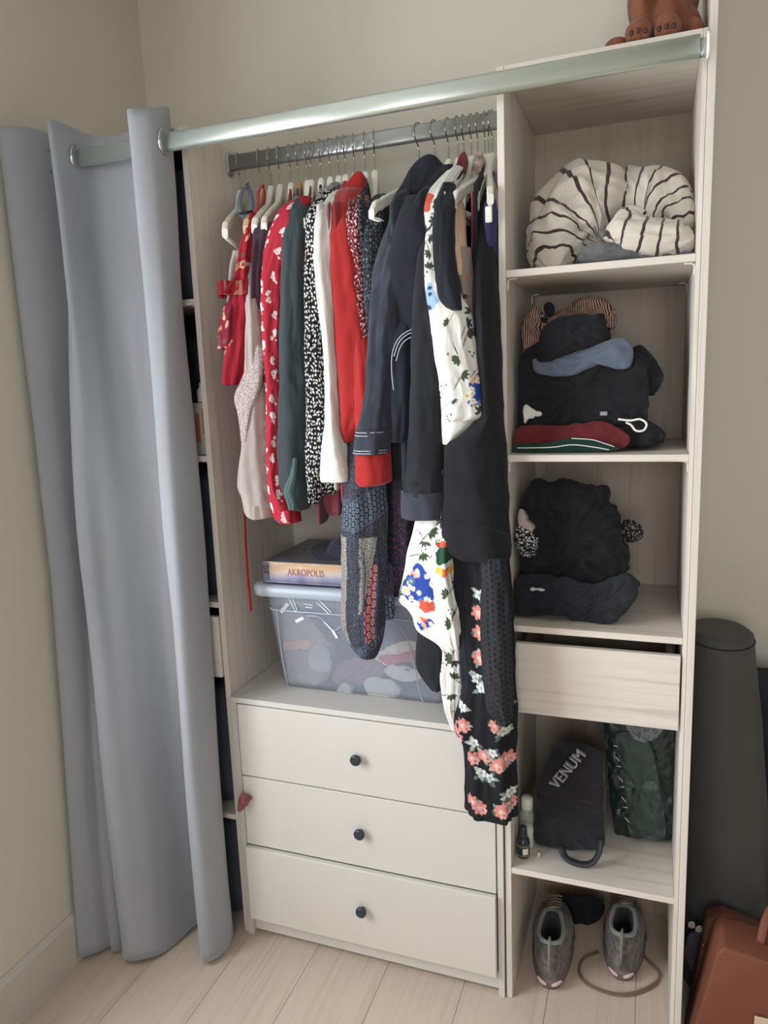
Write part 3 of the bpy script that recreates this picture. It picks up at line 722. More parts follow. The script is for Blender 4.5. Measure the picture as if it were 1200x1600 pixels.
# spotted blouse
g = garment('black blouse covered in small white petal spots', 'blouse', Hn[8])
torso(Hn[8], 1.21, spotted, g, w=.007)
tube('sleeve', [(300, 508, 528, .08, .02), (312, 498, 526, .05, .025), (330, 485, 514, .02, .028), (360, 480, 510, .0, .03), (440, 479, 506, -.01, .03), (520, 480, 508, -.01, .03), (600, 479, 512, -.01, .03), (650, 480, 514, -.01, .03), (700, 481, 510, -.01, .03), (745, 482, 504, -.01, .03), (778, 484, 500, -.01, .028), (786, 486, 497, -.01, .025)], prt, g, n=150, dense=520, paint=P_spots, fold=.06, seed=2)
tube('hem_corner', [(690, 495, 540, .02, .02), (740, 494, 538, .02, .025), (757, 497, 536, .02, .025), (772, 500, 520, .02, .02)], prt, g, n=120, dense=90, paint=P_spots, fold=.06, seed=3)
sweep('collar', [at(505, 304, .12), at(516, 294, .13), at(526, 290, .15), at(531, 296, .17)], [.006, .008, .008, .006], spotted, g, 10, 5)
g = garment('dusty rose blouse whose hem shows below the spotted blouse', 'blouse', Hn[10])
torso(Hn[10], 1.17, rose, g, w=.006)
tube('hem', [(740, 505, 536, .05, .03), (775, 506, 537, .05, .03), (795, 514, 537, .05, .03), (803, 520, 535, .05, .025)], rose, g, fold=.14, nf=4)
# cream blouse
g = garment('cream white blouse with a wide open cuff', 'blouse', Hn[9])
torso(Hn[9], 1.2, creamd, g, w=.006)
tube('sleeve', [(300, 522, 542, .09, .02), (308, 510, 540, .06, .025), (325, 498, 530, .03, .028), (350, 493, 526, .0, .03), (400, 493, 524, -.01, .03), (440, 497, 524, -.015, .03), (520, 506, 528, -.015, .028), (600, 511, 531, -.015, .028), (650, 510, 533, -.015, .03), (700, 504, 542, -.02, .036), (740, 499, 551, -.02, .04), (750, 500, 552, -.02, .04)], cream, g, n=72, fold=.10, seed=5, nf=2)
tube('shade_strip', [(320, 496, 506, .0, .012), (380, 492, 503, -.02, .012), (460, 496, 506, -.03, .012), (520, 504, 512, -.03, .010), (590, 510, 516, -.03, .008)], creamd, g, fold=.05)  # greyer strip puts the shading along the sleeve's left side into colour
# red jacket
g = garment('bright scarlet jacket with a raised collar', 'jacket', Hn[11])
torso(Hn[11], 1.20, dred, g, w=.011, hem_half=.20)
tube('sleeve', [(296, 530, 566, .10, .02), (305, 522, 564, .07, .028), (325, 517, 560, .04, .032), (360, 515, 562, .01, .036), (400, 517, 566, .0, .038), (460, 520, 572, .0, .038), (540, 524, 584, .0, .038), (600, 527, 586, .0, .038), (640, 529, 580, .0, .036), (670, 532, 566, .0, .034), (690, 540, 556, 0, .03)], red, g, n=60, fold=.05, seed=2)
tube('second_sleeve', [(400, 552, 564, .06, .01), (480, 548, 582, .03, .03), (560, 552, 592, -.01, .03), (640, 556, 598, -.015, .03), (700, 555, 606, -.02, .032), (742, 553, 610, -.02, .034), (752, 553, 609, -.02, .034), (758, 556, 596, -.02, .03)], red, g, n=60, fold=.06, seed=8)
lump('collar', [(518, 318), (524, 302), (538, 290), (550, 274), (558, 267), (566, 270), (567, 284), (562, 298), (552, 306), (536, 312), (526, 320)], .10, .03, red, g, bulge=.012, wr=.001)
# red and white speckled blouse
g = garment('red and white speckled blouse right of the scarlet jacket', 'blouse', Hn[12])
torso(Hn[12], 1.3, redspeck, g, w=.006)
tube('sleeve', [(307, 556, 576, .07, .02), (320, 542, 576, .04, .024), (340, 534, 574, .01, .026), (380, 536, 570, -.0, .028), (430, 543, 574, .0, .028), (480, 552, 578, .0, .026), (540, 562, 582, 0, .025), (600, 566, 584, 0, .02)], redspeck, g, n=60, fold=.05, seed=4)
g = garment('dark blouse speckled with grey, left of the denim jacket', 'blouse', Hn[13])
torso(Hn[13], 1.2, darkspeck, g, w=.010)
tube('sleeve', [(306, 585, 610, .08, .02), (322, 570, 606, .05, .026), (345, 560, 600, .02, .028), (400, 559, 598, .01, .03), (460, 565, 596, .01, .03), (540, 570, 594, .01, .028), (620, 572, 592, .01, .026)], darkspeck, g, n=60, fold=.05, seed=6)
g = garment('plain black blouse behind the bare turned hanger', 'blouse', Hn[24])
tube('body', [(308, 588, 612, .10, .03), (330, 582, 616, .06, .04), (380, 580, 616, .05, .05), (500, 580, 612, .05, .05), (640, 582, 612, .05, .05)], black, g, fold=.05, seed=3)
# patchwork dress
g = garment('long patchwork dress in navy, grey and red prints hanging above the plastic box', 'dress', Hn[12])
pt = lambda s, t: P_patch(s, t)
tube('skirt', [(640, 548, 600, .03, .03), (700, 540, 600, .01, .035), (760, 537, 600, -.01, .04), (800, 534, 601, -.015, .04), (860, 534, 600, -.02, .04), (920, 535, 599, -.02, .04), (970, 536, 598, -.02, .04), (985, 539, 597, -.02, .036), (1000, 544, 595, -.02, .032), (1016, 553, 591, -.02, .026), (1026, 562, 588, -.02, .018)], prt, g, n=190, dense=420, paint=pt, fold=.09, seed=2, nf=3)
tube('tie_end', [(880, 600, 614, .01, .01), (930, 597, 615, 0, .012), (960, 597, 616, 0, .012), (966, 600, 615, 0, .01)], prt, g, n=90, dense=90, paint=lambda s, t: P_patch(s-.045, t+.12), fold=.1)
g = garment('dark maroon and navy patterned dress behind the patchwork dress', 'dress', Hn[13])
tube('skirt', [(640, 596, 650, .08, .05), (720, 592, 665, .06, .05), (800, 590, 665, .05, .05), (880, 594, 660, .05, .05), (915, 600, 655, .05, .045), (925, 606, 645, .05, .04)],
     speckle('maroon_navy_print', [(0, (30, 30, 44)), (.5, (64, 50, 66)), (.55, (34, 34, 50)), (.61, (96, 44, 58))], 200), g, n=70, fold=.12, seed=3, nf=5)
# denim jacket
g = garment('blue denim jacket with pale double stitching at the cuffs', 'jacket', Hn[15])
torso(Hn[15], 1.22, denim, g, w=.012)
tube('sleeve', [(330, 612, 650, .05, .03), (370, 600, 650, .02, .036), (410, 589, 645, .0, .04), (440, 584, 640, -.01, .042), (470, 582, 632, -.015, .042), (520, 579, 622, -.02, .04), (580, 575, 618, -.02, .038), (630, 570, 614, -.02, .038), (665, 562, 612, -.02, .04), (700, 555, 606, -.02, .04), (708, 556, 604, -.02, .04)], denim, g, n=72, fold=.07, seed=3, wr=.004)
tube('cuff', [(671, 558, 614, -.02, .043), (690, 556, 611, -.02, .043), (709, 554, 606, -.02, .042)], denim, g, n=60, fold=.03, sub=6)
for vv, a, b in ((674, 559, 612), (679, 558, 611), (702, 556, 607), (706, 555, 606)):
    pa, pb = at(a, vv, -.02), at(b, vv, -.02); cxx = (pa[0]+pb[0])/2; rx = (pb[0]-pa[0])/2+.0012
    sweep('stitch', [(cxx+rx*math.cos(q), -.02+.0445*math.sin(q), (pa[2]+pb[2])/2) for q in np.linspace(-math.pi, 0.3, 15)], .0009, thread, g, 5, 2)
tube('second_sleeve', [(480, 622, 640, .02, .01), (500, 615, 652, .0, .03), (530, 612, 652, -.01, .035), (560, 609, 650, -.01, .036), (600, 610, 648, -.01, .034), (640, 612, 645, -.01, .03), (690, 614, 640, 0, .03)], ddenim, g, fold=.08, seed=9)
for k_, off in enumerate((0, 5, 12)):
    sweep('stitch', [at(651, 512+off, -.048), at(636, 518+off, -.052), at(622+off*.3, 530+off, -.052), at(613+off*.5, 552+off, -.050), at(612+off*.5, 580, -.048), at(615+off*.4, 610, -.046)][:6 if k_ == 0 else 4], .0009, thread, g, 5, 4)
# hooded navy coat
g = garment('hooded dark navy coat with the hood standing above the rail clothes', 'coat', Hn[16])
torso(Hn[16], 1.15, navy, g, w=.020, hem_half=.2)
lump('hood', [(590, 372), (600, 335), (614, 306), (628, 284), (640, 262), (653, 246), (668, 239), (682, 242), (689, 255), (704, 254), (708, 262), (702, 276), (692, 292), (680, 312), (668, 345), (662, 380), (640, 420), (600, 430), (584, 410)], .06, .12, navy, g, bulge=.035, wr=.003, seed=3)
tube('sleeve', [(310, 630, 690, .03, .04), (360, 612, 692, .0, .05), (400, 604, 690, -.0, .05), (440, 596, 690, .0, .055), (520, 598, 690, .02, .05), (600, 600, 690, .03, .05), (700, 608, 690, .04, .05), (800, 618, 690, .05, .05)], navy, g, n=60, fold=.06, seed=5, wr=.003)
# blazer
g = garment('plain charcoal blazer with long straight sleeve and stitched cuff', 'jacket', Hn[16])
tube('sleeve', [(340, 658, 690, .0, .03), (400, 652, 692, -.02, .035), (450, 648, 692, -.025, .038), (520, 645, 693, -.03, .04), (600, 642, 694, -.03, .04), (700, 637, 696, -.03, .04), (766, 630, 697, -.03, .042), (770, 628, 697, -.03, .042)], dnavy, g, n=60, fold=.045, seed=2)
tube('cuff', [(767, 627, 698, -.03, .044), (790, 628, 697, -.03, .044), (808, 630, 696, -.03, .043)], fabric('charcoal_cuff', (56, 59, 70)), g, n=60, fold=.02, sub=5)
# white floral dress
g = garment('white dress with green leaf sprigs and blue flowered patches', 'dress', Hn[17])
tube('sleeve', [(262, 706, 722, .09, .02), (285, 684, 708, .05, .025), (310, 666, 700, .01, .028), (350, 664, 700, -.02, .03), (420, 664, 700, -.035, .03), (460, 667, 722, -.045, .035), (500, 673, 736, -.05, .038), (560, 681, 745, -.055, .042), (600, 686, 754, -.055, .045), (630, 689, 760, -.055, .046), (648, 690, 762, -.055, .046), (656, 691, 750, -.055, .042)], prt, g, n=200, dense=300,
     paint=lambda s, t: P_whitefloral(s, t, 5), marks=((748, 612, -.09, 'b', .030, .8), (757, 560, -.08, 'y', .026, .35), (673, 468, -.07, 'l', .026, .6), (670, 318, -.01, 'r', .020, .6), (718, 560, -.09, 'v', .016, 1), (722, 585, -.09, 'v', .015, 1), (700, 505, -.09, 'v', .012, 1), (672, 370, -.05, 'v', .014, 1), (674, 395, -.05, 'v', .014, 1), (710, 625, -.09, 'v', .010, 1), (728, 520, -.08, 'v', .014, 1), (670, 420, -.06, 'v', .014, 1)), fold=.05, seed=2)
tube('lining', [(640, 692, 752, -.045, .035), (660, 692, 745, -.045, .03), (680, 691, 722, -.045, .02), (694, 691, 708, -.045, .012)], cream, g, fold=.05)
tube('skirt', [(640, 676, 705, .02, .04), (720, 670, 710, .0, .04), (800, 656, 712, -.01, .04), (850, 644, 712, -.02, .045), (900, 635, 715, -.02, .045), (935, 628, 718, -.02, .045), (950, 640, 722, -.02, .045), (965, 648, 722, -.02, .04), (985, 655, 722, -.025, .035), (1010, 690, 722, -.03, .03), (1060, 690, 722, -.04, .024), (1110, 696, 716, -.04, .02), (1140, 708, 714, -.04, .012)], prt, g, n=200, dense=360,
     paint=lambda s, t: P_whitefloral(s, t, 11), marks=((653, 918, -.06, 'b', .042, .85), (690, 870, -.06, 'g', .024, .8), (688, 895, -.06, 'y', .008, 2.5), (668, 948, -.06, 'r', .012, 2), (662, 975, -.06, 'b', .014, 1.5), (672, 830, -.06, 'v', .018, 1), (660, 865, -.06, 'v', .018, 1), (706, 1030, -.06, 'v', .018, 1), (708, 1060, -.06, 'v', .016, 1), (704, 1085, -.06, 'v', .016, 1)), fold=.10, seed=6, nf=3, wr=.003)
tube('twisted_sleeve', [(840, 680, 705, -.05, .02), (880, 676, 706, -.06, .024), (930, 682, 712, -.065, .026), (975, 688, 722, -.065, .028), (1000, 696, 722, -.06, .024), (1012, 704, 720, -.06, .016)], prt, g, n=110, dense=130,
     paint=lambda s, t: P_whitefloral(s, t, 21), marks=((693, 862, -.08, 'g', .026, .8), (694, 894, -.085, 'y', .009, 2.5), (692, 852, -.08, 'r', .006, 3), (700, 930, -.09, 'v', .018, 1), (706, 975, -.09, 'v', .018, 1)), fold=.12, seed=1, wr=.004)
sweep('collar', [at(672, 302, .06), at(686, 286, .08), at(702, 270, .10), at(716, 262, .13), at(722, 250, .15)], [.004, .007, .009, .008, .005], prt, g, 12, 5)
lump('collar_knot', [(714, 262), (716, 246), (724, 236), (728, 245), (726, 262), (720, 268)], .12, .02, fabric('plum_red', (120, 52, 58)), g, bulge=.008, wr=.002)
# waistcoat
g = garment('dark navy waistcoat panel over the white floral dress', 'waistcoat', Hn[18])
torso(Hn[18], 1.42, navy, g, w=.007)
tube('front', [(288, 690, 710, .03, .02), (305, 680, 712, .0, .02), (330, 678, 712, -.03, .022), (380, 678, 712, -.055, .024), (430, 681, 716, -.065, .024), (462, 686, 720, -.07, .022), (480, 696, 722, -.07, .018), (486, 704, 722, -.07, .014)], navy, g, fold=.05, seed=3)
g = garment('navy undershirt whose pointed hem hangs over the plastic box', 'shirt', Hn[18])
tube('front', [(860, 668, 690, -.0, .02), (960, 655, 692, -.01, .02), (1000, 651, 692, -.02, .02), (1040, 651, 692, -.025, .02), (1062, 662, 691, -.025, .016), (1078, 676, 690, -.025, .012)], dnavy, g, fold=.03)
# tan camisole
g = garment('tan camisole with dark red flowers lower down', 'top', Hn[19])
tube('front', [(300, 702, 720, .04, .02), (320, 697, 724, .01, .022), (345, 698, 726, -.01, .024), (380, 703, 727, -.03, .024), (410, 709, 728, -.035, .022), (432, 716, 730, -.035, .02)], tan, g, fold=.05)
tube('lower_front', [(388, 710, 734, -.028, .02), (430, 713, 738, -.032, .022), (480, 719, 740, -.032, .024), (540, 726, 742, -.03, .022), (600, 730, 744, -.03, .02)], prt, g, n=110, dense=150, paint=lambda s, t: P_darkflowers(s, t, (186, 172, 160))*.75, fold=.06)
sweep('strap', [at(737, 300, -.03), at(738, 320, -.025), at(738, 360, -.01), at(737, 400, -.01)], [.004, .0045, .0035, .003], fabric('red_strap', (150, 60, 62)), g, 8, 5, flat=.4)
# black dress w/ dark flower
g = garment('black dress with a few coral blooms, partly behind the black tunic', 'dress', Hn[20])
tube('body', [(330, 738, 775, .06, .03), (400, 736, 776, .03, .035), (500, 735, 776, .01, .04), (600, 736, 778, .0, .04), (760, 742, 780, .0, .04)], prt, g, n=130, dense=240, paint=lambda s, t: P_blackfloral(s, t, 4, 5, (36, 38, 48)), fold=.06)
lump('collar', [(735, 285), (737, 262), (741, 244), (748, 236), (754, 244), (753, 262), (746, 280), (738, 292)], .12, .03, fabric('flowered_cream', (190, 180, 164), (120, 90, 84), mottle=60), g, bulge=.008, wr=.004)
# black tunic (front-most)
g = garment('wide black tunic hanging in front at the right end of the rail', 'tunic', Hn[21])
torso(Hn[21], 1.2, black, g, w=.006)
tube('body', [(330, 748, 778, .06, .04), (380, 745, 778, .03, .05), (450, 743, 779, .0, .055), (540, 745, 781, -.015, .055), (600, 748, 784, -.02, .055), (645, 748, 786, -.025, .055), (655, 741, 787, -.025, .055), (680, 712, 788, -.025, .055), (695, 693, 789, -.025, .055), (760, 689, 793, -.025, .055), (820, 685, 797, -.025, .055), (852, 682, 800, -.025, .055), (860, 684, 800, -.025, .054), (870, 710, 799, -.025, .05)], black, g, n=80, fold=.03, seed=1)
sweep('hem_seam', [at(683, 812, -.085), at(720, 818, -.088), at(760, 824, -.086), at(796, 836, -.07)], .0008, dnavy, g, 5, 6)
# purple top
g = garment('purple top with pale tag against the oak tower side', 'top', Hn[23])
tube('body', [(312, 760, 773, .02, .01), (322, 757, 775, .0, .014), (345, 756, 775, .0, .016), (365, 757, 775, .0, .016), (420, 757, 776, .01, .02), (560, 758, 778, .02, .02)], purple, g)
box('tag', *sorted((at(758, 330, -.025)[0], at(769, 330, -.025)[0])), -.027, -.022, at(762, 348, -.025)[2], at(762, 322, -.025)[2], white_pl, g, .002)
# long black floral dress
g = garment('long black dress with pink roses reaching down over the chest drawers', 'dress', Hn[21])
tube('skirt', [(820, 705, 795, .0, .03), (880, 712, 794, -.02, .035), (960, 722, 797, -.04, .036), (1040, 728, 800, -.055, .036), (1090, 720, 802, -.06, .038), (1120, 714, 802, -.06, .038), (1142, 712, 802, -.06, .038), (1156, 717, 801, -.06, .036), (1172, 727, 801, -.06, .034), (1210, 729, 803, -.06, .034), (1262, 729, 805, -.06, .034), (1272, 731, 804, -.06, .033)], prt, g, n=240, dense=380,
     paint=lambda s, t: P_blackfloral(s, t, 9, 0, (30, 31, 35)),
     marks=[(u, v, -.09, k, .02, 1) for u, v, k in ((745, 935, 'w'), (744, 962, 'f'), (747, 992, 'f'), (748, 1030, 'f'), (744, 1062, 'w'), (752, 1075, 'w'), (722, 1105, 'w'), (724, 1132, 'f'), (741, 1160, 'w'), (757, 1180, 'f'), (770, 1176, 'w'), (776, 1196, 'f'), (790, 1190, 'f'), (776, 1132, 'f'), (786, 1146, 'w'), (765, 1215, 'w'), (752, 1208, 'w'), (738, 1184, 'f'), (738, 1252, 'f'), (750, 1262, 'f'), (792, 1262, 'f'), (783, 1268, 'f'), (795, 1246, 'w'), (712, 1150, 'f'), (790, 1100, 'w'))], fold=.11, seed=4, nf=5, wr=.003)
tube('sheer_sleeve', [(870, 752, 790, -.055, .02), (940, 751, 796, -.07, .022), (1020, 753, 800, -.085, .024), (1080, 758, 803, -.09, .024), (1112, 762, 804, -.09, .022), (1122, 768, 800, -.09, .016), (1130, 772, 798, -.09, .016)], prt, g, n=110, dense=200, paint=P_dots, fold=.06, seed=2)
tube('panel', [(868, 704, 732, -.03, .02), (940, 712, 738, -.045, .022), (1010, 718, 742, -.06, .022), (1060, 722, 742, -.07, .02), (1085, 726, 738, -.075, .012)], navy, g, fold=.07)
# ------------------------------------------------------------------ plastic box with lid, game box, cap
def clearmat(name, col, alpha, rough=.25):
    m, nt, b = newmat(name); b.inputs['Base Color'].default_value = (*lin(col), 1); b.inputs['Roughness'].default_value = rough
    tr = nt.nodes.new('ShaderNodeBsdfTransparent'); mx = nt.nodes.new('ShaderNodeMixShader'); mx.inputs[0].default_value = alpha
    out = nt.nodes['Material Output']; nt.links.new(tr.outputs[0], mx.inputs[1]); nt.links.new(b.outputs[0], mx.inputs[2]); nt.links.new(mx.outputs[0], out.inputs[0])
    return m
binm = clearmat('cloudy_plastic', (176, 184, 198), .32); lidm = clearmat('lid_plastic', (196, 206, 220), .72)
def rrect(x0, x1, y0, y1, r, k=6):
    P = []
    for cx, cy, a0 in ((x1-r, y1-r, 0), (x0+r, y1-r, 90), (x0+r, y0+r, 180), (x1-r, y0+r, 270)):
        for j in range(k+1): a = math.radians(a0+90*j/k); P.append((cx+r*math.cos(a), cy+r*math.sin(a)))
    return P
def rloft(name, levels, m, parent=None, closed_top=True, k=6):
    """levels: (x0,x1,y0,y1,z,r)"""
    V = []; n = 4*(k+1)
    for x0, x1, y0, y1, z, r in levels: V += [(x, y, z) for x, y in rrect(x0, x1, y0, y1, r, k)]
    K = len(levels); Fc = [(i*n+j, i*n+(j+1) % n, (i+1)*n+(j+1) % n, (i+1)*n+j) for i in range(K-1) for j in range(n)]+[tuple(range(n))]
    if closed_top: Fc.append(tuple((K-1)*n+j for j in range(n)))
    return mesh(name, V, Fc, m, parent, smooth=True)
bx = thing('storage_box', 'large clear plastic storage box full of clothes on the chest top', 'box', (-.37, .2, ZC))
z0 = ZC+.0008; zt = .935
rloft('tub', [(-.590, -.150, .090, .345, z0, .03), (-.596, -.144, .084, .350, z0+.02, .035), (-.612, -.128, .068, .360, zt-.05, .035), (-.616, -.124, .062, .363, zt, .035),
              (-.613, -.127, .065, .360, zt, .033), (-.609, -.131, .071, .357, zt-.05, .033), (-.593, -.147, .087, .347, z0+.02, .033), (-.588, -.152, .092, .343, z0+.004, .03)], binm, bx)
rloft('lid', [(-.634, -.106, .044, .376, zt-.014, .04), (-.640, -.100, .038, .380, zt-.012, .042), (-.640, -.100, .038, .380, zt+.008, .042), (-.634, -.106, .044, .376, zt+.014, .04),
              (-.618, -.122, .060, .362, zt+.015, .034), (-.612, -.128, .066, .356, zt+.010, .032)], lidm, bx)
sweep('rim_line', [(x, y, zt-.055) for x, y in rrect(-.6125, -.1275, .0665, .361, .035)[14:]], .0018, lidm, bx, 6, 1)
sweep('moulded_arch', [at(478, 962, .070), at(500, 965, .070), at(520, 985, .070), at(545, 975, .070), at(610, 972, .070), at(632, 990, .071), at(645, 1030, .078), at(655, 1080, .086), at(662, 1098, .089)], .0014, lidm, bx, 6, 6)
sweep('moulded_edge', [at(432, 950, .069), at(440, 1020, .076), at(450, 1072, .086)], .0014, lidm, bx, 6, 4)
tape = plain('tape_strip', (222, 226, 230), .5)
def strip(a, b, w=.003, Y=.0665):
    p, q = at(*a, Y), at(*b, Y); d = q-p; d /= np.linalg.norm(d); nrm = np.array([-d[2], 0, d[0]])*w
    dz = np.array([0, .002, 0]); y2 = .0655+.018*(1-(p[2]-z0)/.26)
    pts = [p-nrm, q-nrm, q+nrm, p+nrm]
    V = [(x[0], y2-.0012, x[2]) for x in pts]+[(x[0], y2-.0002, x[2]) for x in pts]
    mesh('tape_strip', V, [(0, 1, 2, 3), (4, 5, 6, 7), (0, 1, 5, 4), (1, 2, 6, 5), (2, 3, 7, 6), (3, 0, 4, 7)], tape, bx, smooth=False)
for a, b, w in (((438, 957), (449, 944), .0045), ((461, 972), (473, 966), .004), ((450, 932), (463, 957), .001), ((455, 930), (465, 954), .001), ((475, 944), (488, 946), .001), ((477, 949), (488, 950), .001), ((497, 936), (518, 957), .0012), ((494, 940), (514, 959), .0012), ((505, 972), (517, 984), .0022), ((517, 984), (526, 998), .0034)):
    strip(a, b, w)
for nm, outl, y, dp, m_, lab in (
    ('folded_cloth', [(408, 975), (430, 950), (470, 960), (500, 985), (515, 1000), (520, 1040), (500, 1070), (460, 1070), (425, 1050)], .11, .14, mauve, 'grey-beige cloth inside the plastic box, far left'),
    ('folded_cloth', [(425, 1010), (460, 1000), (490, 1005), (488, 1014), (455, 1015), (432, 1018)], .100, .02, fabric('sand_cloth', (206, 170, 130)), 'sand coloured cloth edge inside the plastic box on the left'),
    ('folded_cloth', [(482, 1020), (500, 1004), (520, 1030), (512, 1050), (485, 1045)], .100, .05, fabric('pale_grey_cloth', (176, 176, 184)), 'pale grey cloth inside the plastic box left of centre'),
    ('folded_cloth', [(585, 1030), (620, 1005), (655, 1004), (680, 1015), (682, 1040), (660, 1055), (620, 1045)], .12, .12, fabric('ivory_cloth', (226, 216, 204)), 'ivory cloth inside the plastic box on the right'),
    ('folded_cloth', [(590, 1028), (620, 1022), (648, 1016), (664, 1030), (660, 1050), (615, 1044)], .100, .03, fabric('pink_red_cloth', (190, 80, 92)), 'pinkish red cloth inside the plastic box on the right'),
    ('folded_cloth', [(600, 1046), (628, 1032), (655, 1040), (660, 1058), (640, 1066), (612, 1060)], .096, .03, cream, 'white cloth inside the plastic box, lower right'),
    ('folded_cloth', [(568, 1068), (585, 1058), (612, 1062), (626, 1080), (612, 1092), (580, 1090)], .098, .03, cream, 'crumpled white cloth at the bottom of the plastic box'),
    ('folded_cloth', [(524, 1085), (535, 1068), (548, 1072), (551, 1086), (540, 1084)], .098, .02, cream, 'small white cloth corner at the bottom of the plastic box'),
    ('folded_cloth', [(525, 1040), (560, 1030), (600, 1040), (590, 1066), (545, 1072), (520, 1065)], .115, .14, fabric('dusky_violet_cloth', (140, 110, 126)), 'dusky violet cloth in the middle of the plastic box'),
    ('folded_cloth', [(430, 940), (480, 925), (560, 935), (680, 950), (688, 1050), (650, 1090), (540, 1082), (450, 1066), (430, 1020)], .20, .10, fabric('dusk_cloth', (110, 116, 138)), 'grey-blue cloth filling the back of the plastic box')):
    o = lump(nm, outl, y, dp, m_, None, bulge=.008, wr=.004, seed=len(outl)*3.1, n=80, clampx=(-.584, -.156), clampy=(.0945, .335)); tag(o, lab, 'cloth', 'clothes inside the plastic box')
# game box
GX0, GX1, GY0, GY1, GZ = -.607, -.345, .062, .324, zt+.0158
def sidemat():
    m, nt, b = newmat('game_box_print'); v = coord(nt, 'Object', (6, 6, 1)); n = nd(nt, 'ShaderNodeTexNoise', Scale=2.0, Detail=4.0); nt.links.new(v, n.inputs['Vector'])
    sp = nt.nodes.new('ShaderNodeSeparateXYZ'); v2 = coord(nt, 'Object'); nt.links.new(v2, sp.inputs[0])
    a = nd(nt, 'ShaderNodeMath', operation='MULTIPLY_ADD'); a.inputs[1].default_value = 15; a.inputs[2].default_value = -.25; nt.links.new(sp.outputs[2], a.inputs[0])
    s = nd(nt, 'ShaderNodeMath', operation='MULTIPLY_ADD'); s.inputs[1].default_value = .9; nt.links.new(n.outputs[0], s.inputs[0]); nt.links.new(a.outputs[0], s.inputs[2])
    r = ramp(nt, [(.10, (84, 84, 112)), (.32, (138, 136, 166)), (.5, (188, 174, 170)), (.66, (196, 162, 124)), (.8, (184, 146, 116)), (.95, (200, 188, 160))])
    nt.links.new(s.outputs[0], r.inputs[0]); nt.links.new(r.outputs[0], b.inputs['Base Color']); b.inputs['Roughness'].default_value = .35; return m
gm = sidemat()
gb = thing('board_game_box', 'sunset-coloured board game box lettered AKROPOLIS on the plastic box lid', 'game', (-.47, .2, GZ))
box('box_base', GX0+.002, GX1-.002, GY0+.002, GY1-.002, GZ, GZ+.03, gm, gb, .001); box('box_lid', GX0, GX1, GY0, GY1, GZ+.006, GZ+.054, gm, gb, .0012)
box('lid_print', GX0+.001, GX1-.001, GY0+.001, GY1-.001, GZ+.0542, GZ+.0548, plain('game_top', (112, 114, 120), .35), gb, 0)
box('dark_edge', GX0+.0005, GX0+.018, GY0-.0007, GY0-.0002, GZ+.007, GZ+.053, plain('game_dark', (96, 92, 110), .4), gb, 0)
def text(name, s, size, m, parent, loc, rot, extr=.0004, sx=1, shear=0):
    cu = bpy.data.curves.new(name, 'FONT'); cu.body = s; cu.size = size; cu.extrude = extr; cu.align_x = 'CENTER'; cu.align_y = 'CENTER'; cu.shear = shear; cu.space_character = 1.05
    to = bpy.data.objects.new(name, cu); C.objects.link(to); bpy.context.view_layer.update()
    me = bpy.data.meshes.new_from_object(to.evaluated_get(bpy.context.evaluated_depsgraph_get())); bpy.data.objects.remove(to)
    R = Matrix.Translation(loc) @ rot.to_4x4() @ Matrix.Diagonal((sx, 1, 1, 1)); me.transform(R)
    return finish(name, me, m, parent, smooth=False)
from mathutils import Euler
RX = Euler((math.pi/2, 0, 0)).to_matrix()
text('title_lettering', 'AKROPOLIS', .0235, plain('gold_letter', (170, 96, 56), .4), gb, (at(477, 886, GY0)[0], GY0-.0008, GZ+.030), RX, sx=.76)
text('edge_lettering', '3G', .020, plain('pale_letter', (40, 38, 48), .5), gb, (GX0+.010, GY0-.0012, GZ+.034), RX @ Euler((0, 0, math.pi/2)).to_matrix())
o = thing('baseball_cap', 'dark cap lying on the board game box', 'cap', (-.42, .17, GZ+.055), None)
cp = fabric('cap_cloth', (44, 48, 62))
V = []; Fc = []; n = 32
for i in range(9):
    a = math.pi/2*i/8
    for j in range(n):
        b_ = 2*math.pi*j/n; r = .078*math.cos(a)**.8; V.append((-.405+r*math.cos(b_), .19+r*1.05*math.sin(b_), GZ+.0552+.052*math.sin(a)))
Fc = [(i*n+j, i*n+(j+1) % n, (i+1)*n+(j+1) % n, (i+1)*n+j) for i in range(8) for j in range(n)]; mesh('crown', V, Fc, cp, o)
V = []
for i in range(7):
    for j in range(17):
        a = math.pi*(.5+ .5*j/8)+.1; r = .070+.055*i/6*math.sin(math.pi*j/16)**.6
        V.append((-.405+r*math.cos(a), .19+r*math.sin(a), GZ+.0565+.012*math.cos(2*(a-math.pi))*(i/6)+.004))
br = mesh('peak', V, [(i*17+j, i*17+j+1, (i+1)*17+j+1, (i+1)*17+j) for i in range(6) for j in range(16)], cp, o)
sl = br.modifiers.new('t', 'SOLIDIFY'); sl.thickness = .003
# scrap of cloth caught in the chest edge
o = lump('hair_scrunchie', [(374, 1243), (381, 1241), (388, 1247), (385, 1256), (381, 1266), (374, 1268), (371, 1258)], -.028, .02, fabric('scrunchie', (150, 84, 84), (96, 60, 66), mottle=60), bulge=.006, wr=.004, n=40)
tag(o, 'small pink and brown scrunchie caught on the left edge of the chest', 'hair tie')

